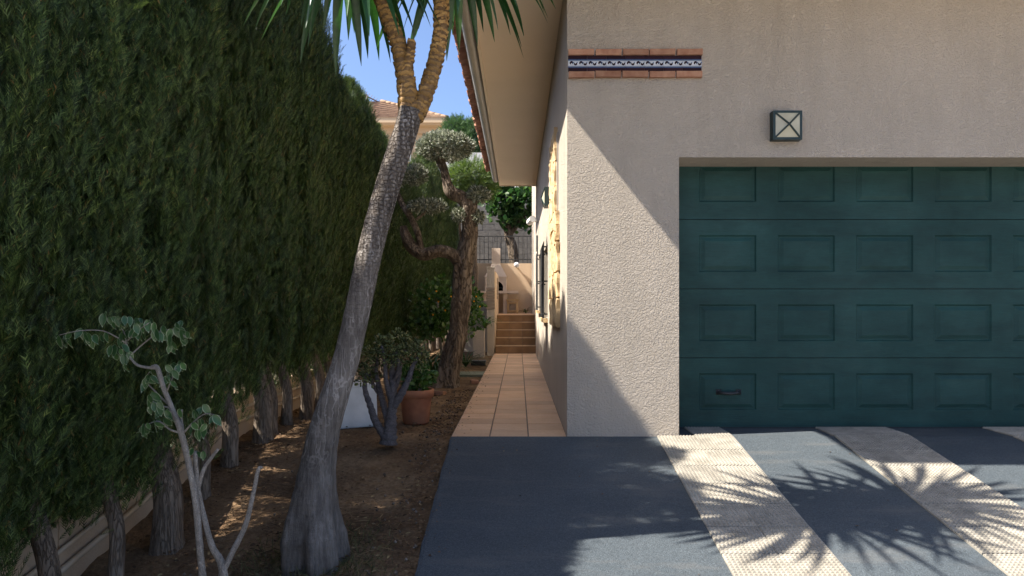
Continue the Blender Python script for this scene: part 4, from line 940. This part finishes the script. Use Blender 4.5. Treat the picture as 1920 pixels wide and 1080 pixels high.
tree('conifer_shrub', 'bright yellow green bush behind the olive tree', (sb.x, 18.6, TZ), [[(sb.x, 18.6, TZ, .08), (sb.x, 18.6, 3.0, .06), q4(890, 340, 18.6, .03)]], [(tuple(at(888, 335, 18.6)), (0.55, 0.5, 0.45), 1300), (tuple(at(862, 335, 18.4)), (0.35, 0.35, 0.5), 800), (tuple(at(915, 345, 18.8)), (0.3, 0.3, 0.3), 500)], (SPV, SPF), 0.2, M['bright'], M['bark_cyp'], 33, cat='shrub')
cb = at(872, 290, 31)
tree('conifer_tree', 'loose dark green conifer standing against the sky behind the olive', (cb.x, 31, 0), [[(cb.x, 31, 0, .2), (cb.x, 31, 5, .14), q4(868, 250, 31, .06)], [q4(868, 262, 31, .06), q4(880, 245, 31, .04), q4(893, 232, 31, .02)]],
     [(tuple(at(860, 258, 31)), (0.75, 0.7, 0.65), 1100), (tuple(at(886, 268, 31)), (0.55, 0.6, 0.75), 900), (tuple(at(850, 240, 31)), (0.4, 0.4, 0.35), 400), (tuple(at(880, 238, 31)), (0.38, 0.3, 0.2), 260), (tuple(at(893, 232, 31)), (0.25, 0.25, 0.12), 120), (tuple(at(880, 292, 31)), (0.8, 0.6, 0.4), 700)], (SPV, SPF), 0.34, M['pine'], M['bark_cyp'], 35)
# flowering shrub behind the olive trunk
hb = at(845, 660, 11.2)
fs = tree('flowering_shrub', 'leafy dark shrub with small orange flowers behind the olive trunk', (hb.x - 0.15, 11.6, 0), [[(hb.x - .15, 11.6, -0.03, .03), (hb.x - .2, 11.6, 0.5, .025), (hb.x - .25, 11.6, 1.1, .015)], [(hb.x - .15, 11.6, 0.1, .02), (hb.x + .1, 11.6, 0.6, .018), (hb.x + .3, 11.7, 1.2, .01)]],
     [(tuple(at(825, 575, 11.6)), (0.42, 0.4, 0.42), 900), (tuple(at(876, 580, 12.2)), (0.27, 0.3, 0.48), 600), (tuple(at(808, 610, 11.4)), (0.35, 0.35, 0.25), 500)], leaf_t(0.45, 0.06), 0.075, M['shrub'], M['stem_grey'], 37, cat='shrub')
ft, ff_ = [(0, 0, 0)] + [(math.cos(a) * 0.5, math.sin(a) * 0.5, 0.12) for a in [2*math.pi*k/6 for k in range(6)]], [(0, 1 + k, 1 + (k+1) % 6) for k in range(6)]
flower = MB().add(ft, ff_).mesh('flower', M['orange'])
for px, py in ((818, 546), (822, 566), (835, 582), (805, 560), (889, 565), (893, 556), (900, 575), (812, 590), (846, 556)):
    o = part('flower', flower, fs, at(px, py, 11.15 if px < 850 else 11.75)); o.scale = (0.030,) * 3; o.rotation_euler = (R(90) + rnd.uniform(-.4, .4), 0, rnd.uniform(-.5, .5))
# strappy plants
def strap_plant(name, label, base, n, L, W, seed, group=None, mat='strap', spread=1.0):
    e = thing(name, label, 'plant', base, group); r_ = random.Random(seed)
    for k in range(n):
        o = part('leaf', None, e); mb = MB(); el = r_.uniform(0.9, 1.35); dr = r_.uniform(1.2, 2.4) * spread; l_ = L * r_.uniform(0.7, 1.15); x = z = 0; a = el; nn = 8
        for i in range(nn + 1):
            t_ = i / nn; w_ = W * (1 - t_ ** 2.2) * 0.5 + 0.0006
            if i: x += math.cos(a) * l_ / nn; z += math.sin(a) * l_ / nn
            mb.v += [(x, -w_, z + w_ * 0.3), (x, 0, z), (x, w_, z + w_ * 0.3)]; a -= dr / nn * (0.5 + t_)
        for i in range(nn):
            for j in range(2): mb.f.append((i*3+j, i*3+j+1, (i+1)*3+j+1, (i+1)*3+j)); mb.m.append(0)
        C.objects.unlink(o); bpy.data.objects.remove(o); o = part('leaf', mb.mesh('leaf', M[mat], True), e); o.rotation_euler = (0, 0, r_.uniform(0, 6.283))
    return e
strap_plant('strap_plant', 'dark clump of strappy leaves left of the olive trunk', (at(812, 690, 10.3).x, 10.3, -0.04), 46, 0.75, 0.035, 1)
strap_plant('strap_plant', 'dark clump of strappy leaves under the flowering shrub', (at(795, 690, 11.4).x, 11.4, -0.04), 36, 0.8, 0.035, 2)
strap_plant('strap_plant', 'pale arching grassy plant between olive trunk and path', (at(873, 668, 12.6).x, 12.6, -0.05), 34, 0.62, 0.024, 3)
strap_plant('strap_plant', 'bright green tuft beside the parapet post', (at(910, 575, 15.4).x, 15.3, 0.55), 22, 0.5, 0.04, 4, mat='shrub')
o = link(bpy.data.objects.new('planter', MB().box((-0.95, 15.05, -0.06), (-0.72, 15.5, 0.55)).mesh('planter', M['plaster']))); tag(o, 'plain rendered planter box beside the parapet post', 'planter')
e = strap_plant('flower_clump', 'small yellow flowering clump in the corner of the terrace', (at(986, 588, 19.6).x, 19.6, TZ), 26, 0.28, 0.03, 6, mat='drygrass')
e['category'] = 'plant'
# agave-like clump in front of far hedge trunks is left to the shrubs

# ------------------------------------------------------------------ terracotta pot, white box, jade plant
pc = at(780, 782, 6.5)
pt_ = thing('terracotta_pot', 'terracotta pot on bare soil behind the jade plant', 'pot', (pc.x, 6.5, -0.04))
part('body', MB().lathe([(0.0, 0.0), (0.108, 0.0), (0.118, 0.02), (0.142, 0.235), (0.145, 0.24)], 32).mesh('body', M['terrapot'], True), pt_)
part('rim', MB().lathe([(0.146, 0.238), (0.158, 0.24), (0.166, 0.305), (0.160, 0.312), (0.140, 0.310), (0.136, 0.26)], 32).mesh('rim', M['terrapot'], True), pt_)
part('potting_soil', MB().lathe([(0.0, 0.275), (0.138, 0.272)], 24).mesh('potting_soil', M['soil']), pt_)
g3 = np.random.default_rng(9)
e = thing('potted_plant', 'leafy dark green plant growing in the terracotta pot', 'plant', (pc.x, 6.5, 0.235))
for k in range(7):
    a = k * 0.9; part('stem', MB().tube([(math.cos(a)*0.03, math.sin(a)*0.03, -0.02), (math.cos(a)*0.06, math.sin(a)*0.06, 0.08), (math.cos(a)*0.12, math.sin(a)*0.12, 0.17)], [.006, .005, .003], 6).mesh('stem', M['stem_grey']), e)
part('foliage', pad('foliage', (0, 0, 0.14), (0.16, 0.16, 0.13), 420, leaf_t(0.34), 0.06, M['shrub'], g3, 0.6, 0.8), e)
wb = thing('white_box', 'white plastic box standing behind the leaning yucca', 'box', (at(655, 787, 6.35).x, 6.42, -0.04))
bm = bmesh.new(); bmesh.ops.create_cube(bm, size=1); bmesh.ops.scale(bm, vec=(0.36, 0.36, 0.36), verts=bm.verts); bmesh.ops.translate(bm, vec=(0, 0, 0.18), verts=bm.verts)
for v in bm.verts:
    if v.co.z < 0.1: v.co.x *= 1.05; v.co.y *= 1.05
bmesh.ops.bevel(bm, geom=[e_ for e_ in bm.edges], offset=0.012, segments=2, affect='EDGES')
me = bpy.data.meshes.new('body'); bm.to_mesh(me); bm.free(); me.materials.append(M['whitebox']); part('body', me, wb)
part('lid', MB().box((-0.186, -0.186, 0.3605), (0.186, 0.186, 0.378)).mesh('lid', M['whitebox']), wb); wb.rotation_euler = (0, 0, R(28))
# jade plant
JY = 5.45; JB = Vector((at(728, 826, JY).x, JY, gz(JY) - 0.05))
jd = thing('jade_plant', 'shrubby jade plant with thick grey branches on the soil', 'plant', JB)
def jp(px, py, dY, wpx):
    p = at(px, py, JY + dY); return (p.x - JB.x, p.y - JB.y, p.z - JB.z, wpx / 2 / F * JY)
jb = [[jp(728, 832, 0, 34), jp(731, 805, 0, 26), jp(735, 770, 0, 18), jp(737, 730, 0, 15), jp(735, 695, 0, 12), jp(738, 660, 0.02, 8)],
      [jp(724, 822, 0, 16), jp(705, 792, -0.02, 14), jp(694, 760, -0.04, 12), jp(684, 728, -0.05, 9), jp(688, 700, -0.05, 7)],
      [jp(729, 795, 0, 14), jp(722, 768, 0.03, 13), jp(713, 735, 0.05, 11), jp(706, 700, 0.05, 8), jp(709, 668, 0.06, 6)],
      [jp(736, 765, 0, 15), jp(752, 740, -0.02, 14), jp(765, 712, -0.03, 11), jp(775, 685, -0.03, 8), jp(790, 660, -0.02, 5)],
      [jp(736, 740, 0, 11), jp(748, 705, 0.05, 9), jp(752, 675, 0.07, 7), jp(765, 645, 0.08, 5)],
      [jp(733, 750, 0, 11), jp(724, 715, -0.06, 9), jp(722, 680, -0.08, 7), jp(715, 648, -0.08, 5)],
      [jp(737, 715, 0, 9), jp(748, 690, -0.08, 8), jp(742, 660, -0.1, 6)], [jp(716, 745, 0.04, 8), jp(700, 722, 0.08, 7), jp(690, 690, 0.1, 5)]]
tips = []
for rw in jb:
    pts, rad = spline(rw, 6); part('branch', MB().tube(pts, rad, 10, fn=lambda i, a, p: 1 + 0.12 * math.sin(p.z * 130) + 0.1 * noise.noise((a, p.z * 20, 0))).mesh('branch', M['jade_stem'], True), jd)
    tips.append(pts[-1]); tips.append(pts[-4])
jl = ([(0, 0, 0), (0.22, 0.35, 0.05), (0.30, 0.7, 0.07), (0.0, 1, 0.05), (-0.30, 0.7, 0.07), (-0.22, 0.35, 0.05), (0, 0.6, -0.06)], [(0, 1, 6), (1, 2, 6), (2, 3, 6), (3, 4, 6), (4, 5, 6), (5, 0, 6), (0, 5, 4, 3, 2, 1)])
jc = np.array([tuple(tp + Vector((0, 0, 0.015))) for tp in tips + [Vector(jp(*a)[:3]) for a in ((722, 645, 0, 1), (745, 636, 0, 1), (775, 655, 0, 1), (700, 665, 0, 1), (760, 670, -.1, 1), (735, 675, -.12, 1), (785, 690, 0, 1), (792, 672, 0, 1))]])
n = 1150; d = g3.normal(size=(n, 3)); d /= np.linalg.norm(d, axis=1, keepdims=True)
pos = jc[g3.integers(0, len(jc), n)] + d * (g3.random(n) ** 0.6)[:, None] * np.array((0.085, 0.085, 0.06))
part('foliage', cloud('foliage', jl[0], jl[1], pos, frames(d + np.array((0, 0, 0.5)) + g3.normal(size=(n, 3)) * 0.7, g3), g3.uniform(0.025, 0.042, n), M['jade']), jd, kind='stuff')

# ------------------------------------------------------------------ variegated fig sapling in front
SYb = 2.85; SB = Vector((at(400, 1250, SYb).x, SYb, gz(SYb) - 0.03))
fi = thing('ficus_sapling', 'thin grey stemmed sapling with drooping cream edged leaves in front of hedge', 'tree', SB)
def fp(px, py, dY, wpx):
    p = at(px, py, SYb + dY); return (p.x - SB.x, p.y - SB.y, p.z - SB.z, wpx / 2 / F * SYb)
fst = [[fp(388, 1290, 0, 20), fp(386, 1150, 0, 18), fp(376, 1040, 0, 16), fp(368, 950, 0.0, 15), fp(358, 890, 0, 14), fp(340, 812, 0, 14), fp(322, 765, 0, 12), fp(306, 725, 0, 11), fp(295, 690, 0, 11), fp(284, 688, 0.0, 8)],
       [fp(412, 1290, 0, 24), fp(420, 1085, 0, 20), fp(396, 1020, 0.01, 14), fp(378, 950, 0.02, 12), fp(370, 905, 0.02, 11), fp(366, 846, 0.02, 10)],
       [fp(372, 915, 0.02, 9), fp(382, 880, 0.03, 9), fp(395, 860, 0.03, 8), fp(409, 842, 0.03, 7)],
       [fp(414, 1080, 0, 14), fp(436, 1035, 0.01, 13), fp(460, 985, 0.02, 12), fp(474, 930, 0.03, 10), fp(484, 882, 0.03, 9), fp(492, 876, 0.03, 6)],
       [fp(296, 690, 0, 9), fp(276, 689, 0.0, 7), fp(257, 684, 0, 6), fp(243, 668, 0, 5), fp(238, 648, 0, 4), fp(232, 622, 0, 3), fp(215, 600, 0, 2)],
       [fp(238, 645, 0, 3.5), fp(215, 630, -0.03, 3), fp(190, 620, -0.05, 2.4), fp(150, 620, -0.08, 2), fp(112, 628, -0.1, 1.6)],
       [fp(246, 665, 0, 3.5), fp(268, 645, 0.02, 3), fp(300, 622, 0.03, 2.4), fp(330, 618, 0.04, 2), fp(348, 632, 0.05, 1.6)],
       [fp(238, 640, 0, 3), fp(258, 620, -0.04, 2.4), fp(280, 605, -0.06, 1.8)], [fp(322, 765, 0, 5), fp(290, 733, 0.03, 3.5), fp(272, 712, 0.04, 2.4), fp(280, 698, 0.04, 1.6)],
       [fp(312, 735, 0, 4), fp(322, 712, -0.03, 3), fp(330, 690, -0.04, 2)], [fp(340, 812, 0, 6), fp(318, 805, -0.02, 4), fp(298, 790, -0.03, 3), fp(278, 795, -0.03, 2), fp(264, 800, -0.04, 1.5)],
       [fp(344, 815, 0, 7), fp(340, 785, 0.02, 6), fp(341, 768, 0.02, 5)], [fp(346, 810, 0, 5), fp(362, 792, -0.02, 3.5), fp(385, 776, -0.04, 2.5), fp(412, 780, -0.05, 1.6)], [fp(322, 765, 0, 4), fp(300, 760, -.02, 3), fp(285, 752, -.03, 2)]]
for rw in fst:
    pts, rad = spline(rw, 6); part('stem', MB().tube(pts, [r_ * 0.82 for r_ in rad], 9, fn=lambda i, a, p: 1 + 0.12 * noise.noise((a, p.z * 25, 0))).mesh('stem', M['stem_grey'], True), fi)
def ficus_leaf(bend):
    mb = MB(); prof = [(0, 0.02), (0.12, 0.17), (0.3, 0.26), (0.5, 0.27), (0.7, 0.19), (0.87, 0.08), (1.0, 0.01)]
    for y, w_ in prof:
        zc = -bend * y * y
        for u in (-1, -0.84, 0, 0.84, 1): mb.v.append((u * w_, y, zc + abs(u) * 0.09 * (1 - 0.4 * y)))
    for k in range(6):
        for i in range(4): mb.f.append((k*5+i, k*5+i+1, (k+1)*5+i+1, (k+1)*5+i)); mb.m.append(1 if i in (0, 3) or k == 5 else 0)
    return mb.mesh('leaf', [M['ficus'], M['ficusedge']], True)
fl = [ficus_leaf(b) for b in (0.1, 0.25, 0.4)]
r4 = random.Random(12)
lp = [(112,632),(118,640),(126,640),(133,628),(152,622),(160,630),(168,630),(176,634),(198,628),(202,590),(207,600),(214,605),(222,600),(228,606),(236,608),(244,612),(240,600),(250,606),(256,612),(262,604),(268,612),(275,606),(280,612),(284,602),(252,622),(262,626),(272,622),(246,628),(232,628),(226,640),(222,660),(232,670),(240,664),(236,682),(216,652),(228,652),(290,626),(296,622),(302,630),(310,618),(318,622),(322,632),(332,612),(338,624),(344,634),(350,626),(316,652),(322,645),(340,608),(312,690),(320,696),(328,684),(336,682),(318,712),(322,720),(326,700),(334,690),(280,708),(286,702),(276,715),(282,745),(290,752),(296,758),(288,760),(296,775),(298,790),(290,794),(276,798),(266,806),(270,800),(264,812),(312,790),(318,786),(322,770),(328,766),(356,790),(362,798),(368,780),(372,776),(380,770),(384,764),(380,790),(372,812),(368,805),(398,784),(412,790),(386,800),(362,846),(372,852)]
for k, (px, py) in enumerate(lp + [(a + r4.uniform(-9, 9), b + r4.uniform(-7, 9)) for a, b in lp]):
    p = at(px + r4.uniform(-3, 3), py - 6, SYb + r4.uniform(-0.07, 0.07))
    o = part('leaf', fl[k % 3], fi, p)
    az = r4.uniform(0, 6.283); tilt = R(r4.uniform(-88, -35))
    dirv = Vector((math.cos(az) * math.cos(tilt), math.sin(az) * math.cos(tilt), math.sin(tilt)))
    up = Vector((r4.gauss(0, .5), -1, 0.5 + r4.gauss(0, .5))); zz = (up - dirv * up.dot(dirv)).normalized(); xx = dirv.cross(zz)
    o.rotation_euler = Matrix((xx, dirv, zz)).transposed().to_euler(); s = r4.uniform(0.034, 0.056); o.scale = (s, s, s)

# ------------------------------------------------------------------ small things on the soil
o = link(bpy.data.objects.new('stone_slab', MB().box((-0.22, -0.28, 0), (0.22, 0.28, 0.035)).mesh('stone_slab', M['slabgreen'])), None, (at(882, 700, 11.2).x, 11.1, -0.045)); tag(o, 'flat mossy green paving slab on the soil by the path', 'slab')
e = thing('irrigation_box', 'small black box lying on soil near the steps', 'box', (at(897, 682, 13.0).x, 13.0, -0.04))
part('body', MB().box((-0.13, -0.1, 0), (0.13, 0.1, 0.07)).mesh('body', M['iron']), e); part('lid', MB().box((-0.14, -0.11, 0.0705), (0.14, 0.11, 0.085)).mesh('lid', M['shutter']), e)
bm = bmesh.new(); bmesh.ops.create_cube(bm, size=1); bmesh.ops.scale(bm, vec=(0.11, 0.23, 0.05), verts=bm.verts); bmesh.ops.bevel(bm, geom=list(bm.edges), offset=0.008, segments=2, affect='EDGES')
be = bpy.data.meshes.new('loose_brick'); bm.to_mesh(be); bm.free(); be.materials.append(M['brickred'])
for px, py, Y, rz, lab in ((890, 715, 9.9, 8, 'loose clay brick lying along the path edge'), (818, 733, 8.6, 70, 'loose clay brick half sunk at the olive tree foot')):
    p = at(px, py, Y); o = link(bpy.data.objects.new('loose_brick', be), None, (p.x, Y, -0.02)); o.rotation_euler = (0, 0.1, R(rz)); tag(o, lab, 'brick')
# litter, twigs, pebbles, grass (nobody could count them)
g5 = np.random.default_rng(21)
def ground_pts(n, xr, yr, bias=None):
    x = g5.uniform(*xr, n); y = g5.uniform(*yr, n)
    z = np.array([gz(b) for b in y]) - 0.024 + 0.022 * np.array([noise.noise((a * 2.2, b * 2.2, 0)) for a, b in zip(x, y)])
    return np.stack([x, y, z + 0.006], axis=1)
def flatax(n, zs=0.15):
    a = g5.uniform(0, 6.283, n); return np.stack([np.cos(a), np.sin(a), g5.normal(size=n) * zs], axis=1)
P_ = np.concatenate([ground_pts(2600, (-2.2, -0.56), (2.2, 9)), ground_pts(1500, (-0.78, -0.55), (2.4, 9)), ground_pts(1600, (-2.2, -1.65), (2.4, 9)), ground_pts(900, (-1.5, -0.75), (3.2, 4.3))]); n = len(P_)
up = g5.normal(size=(n, 3)) * 0.35 + np.array((0, 0, 1))
o = link(bpy.data.objects.new('leaf_litter', cloud('leaf_litter', *leaf_t(0.3, 0.12), P_, frames(flatax(n), g5, up), g5.uniform(0.008, 0.034, n), M['litter']))); tag(o, 'dry brown leaf litter scattered over the soil', 'litter', kind='stuff')
n = 150; x = np.concatenate([g5.uniform(-0.5, 4.2, 90), -0.53 + np.abs(g5.normal(0, 0.06, 160))]); y = np.concatenate([g5.uniform(2.6, 5.6, 90), g5.uniform(2.6, 12, 160)]); n = len(x)
D_ = np.stack([x, y, np.array([gz(b) for b in y]) + 0.004], axis=1)
o = link(bpy.data.objects.new('crumbs', cloud('crumbs', *leaf_t(0.4, 0.15), D_, frames(flatax(n, 0.1), g5, np.tile(np.array((0, 0, 1.0)), (n, 1)) + g5.normal(size=(n, 3)) * 0.25), g5.uniform(0.006, 0.022, n), M['litter']))); tag(o, 'dry crumbs and leaf scraps blown onto driveway and path', 'litter', kind='stuff')
P_ = np.concatenate([ground_pts(420, (-2.2, -0.6), (2.4, 7)), ground_pts(260, (-1.45, -0.75), (3.2, 4.4))]); n = len(P_)
tw = [(-0.012, 0, 0), (0.012, 0, 0), (0, 0, 0.02), (0.05, 0.5, 0.02), (0.07, 0.5, 0.02), (0.06, 0.5, 0.04), (0.0, 1, 0.01)]; twf = [(0, 1, 4, 3), (1, 2, 5, 4), (2, 0, 3, 5), (3, 4, 6), (4, 5, 6), (5, 3, 6)]
o = link(bpy.data.objects.new('twigs', cloud('twigs', tw, twf, P_, frames(flatax(n, 0.08), g5, np.tile(np.array((0, 0, 1.0)), (n, 1))), g5.uniform(0.04, 0.16, n), M['litter']))); tag(o, 'thin dry twigs scattered over the soil', 'twigs', kind='stuff')
P_ = np.concatenate([ground_pts(200, (-0.80, -0.56), (2.6, 9)), ground_pts(110, (-2.1, -0.6), (2.6, 8))]); n = len(P_)
ico = [(0, 0, -.4), (.5, 0, -.1), (.1, .5, 0), (-.5, .1, -.05), (-.05, -.5, 0), (0, 0, .4)]; icf = [(0, 2, 1), (0, 3, 2), (0, 4, 3), (0, 1, 4), (5, 1, 2), (5, 2, 3), (5, 3, 4), (5, 4, 1)]
o = link(bpy.data.objects.new('pebbles', cloud('pebbles', ico, icf, P_, frames(flatax(n, 0.3), g5), g5.uniform(0.06, 0.17, n) ** 2 + 0.004, M['pebble']))); tag(o, 'small stones and clods along the soil edge', 'pebbles', kind='stuff')
n = 1500; a = g5.uniform(0, 6.283, n); rr = g5.normal(0.25, 0.10, n)
x = YB.x + np.cos(a) * rr; y = YB.y + np.sin(a) * rr; P_ = np.stack([x, y, np.array([gz(b) for b in y]) - 0.035], axis=1)
ax = np.stack([g5.normal(size=n) * 0.6, g5.normal(size=n) * 0.6, g5.uniform(0.4, 1.0, n)], axis=1)
bl = [(-0.03, 0, 0), (0.03, 0, 0), (0.02, 0.6, 0.06), (-0.02, 0.6, 0.06), (0, 1, 0.2)]
o = link(bpy.data.objects.new('grass', cloud('grass', bl, [(0, 1, 2, 3), (3, 2, 4)], P_, frames(ax, g5), g5.uniform(0.03, 0.085, n), M['drygrass']))); tag(o, 'sparse dry grass round the foot of the yucca', 'grass', kind='stuff')
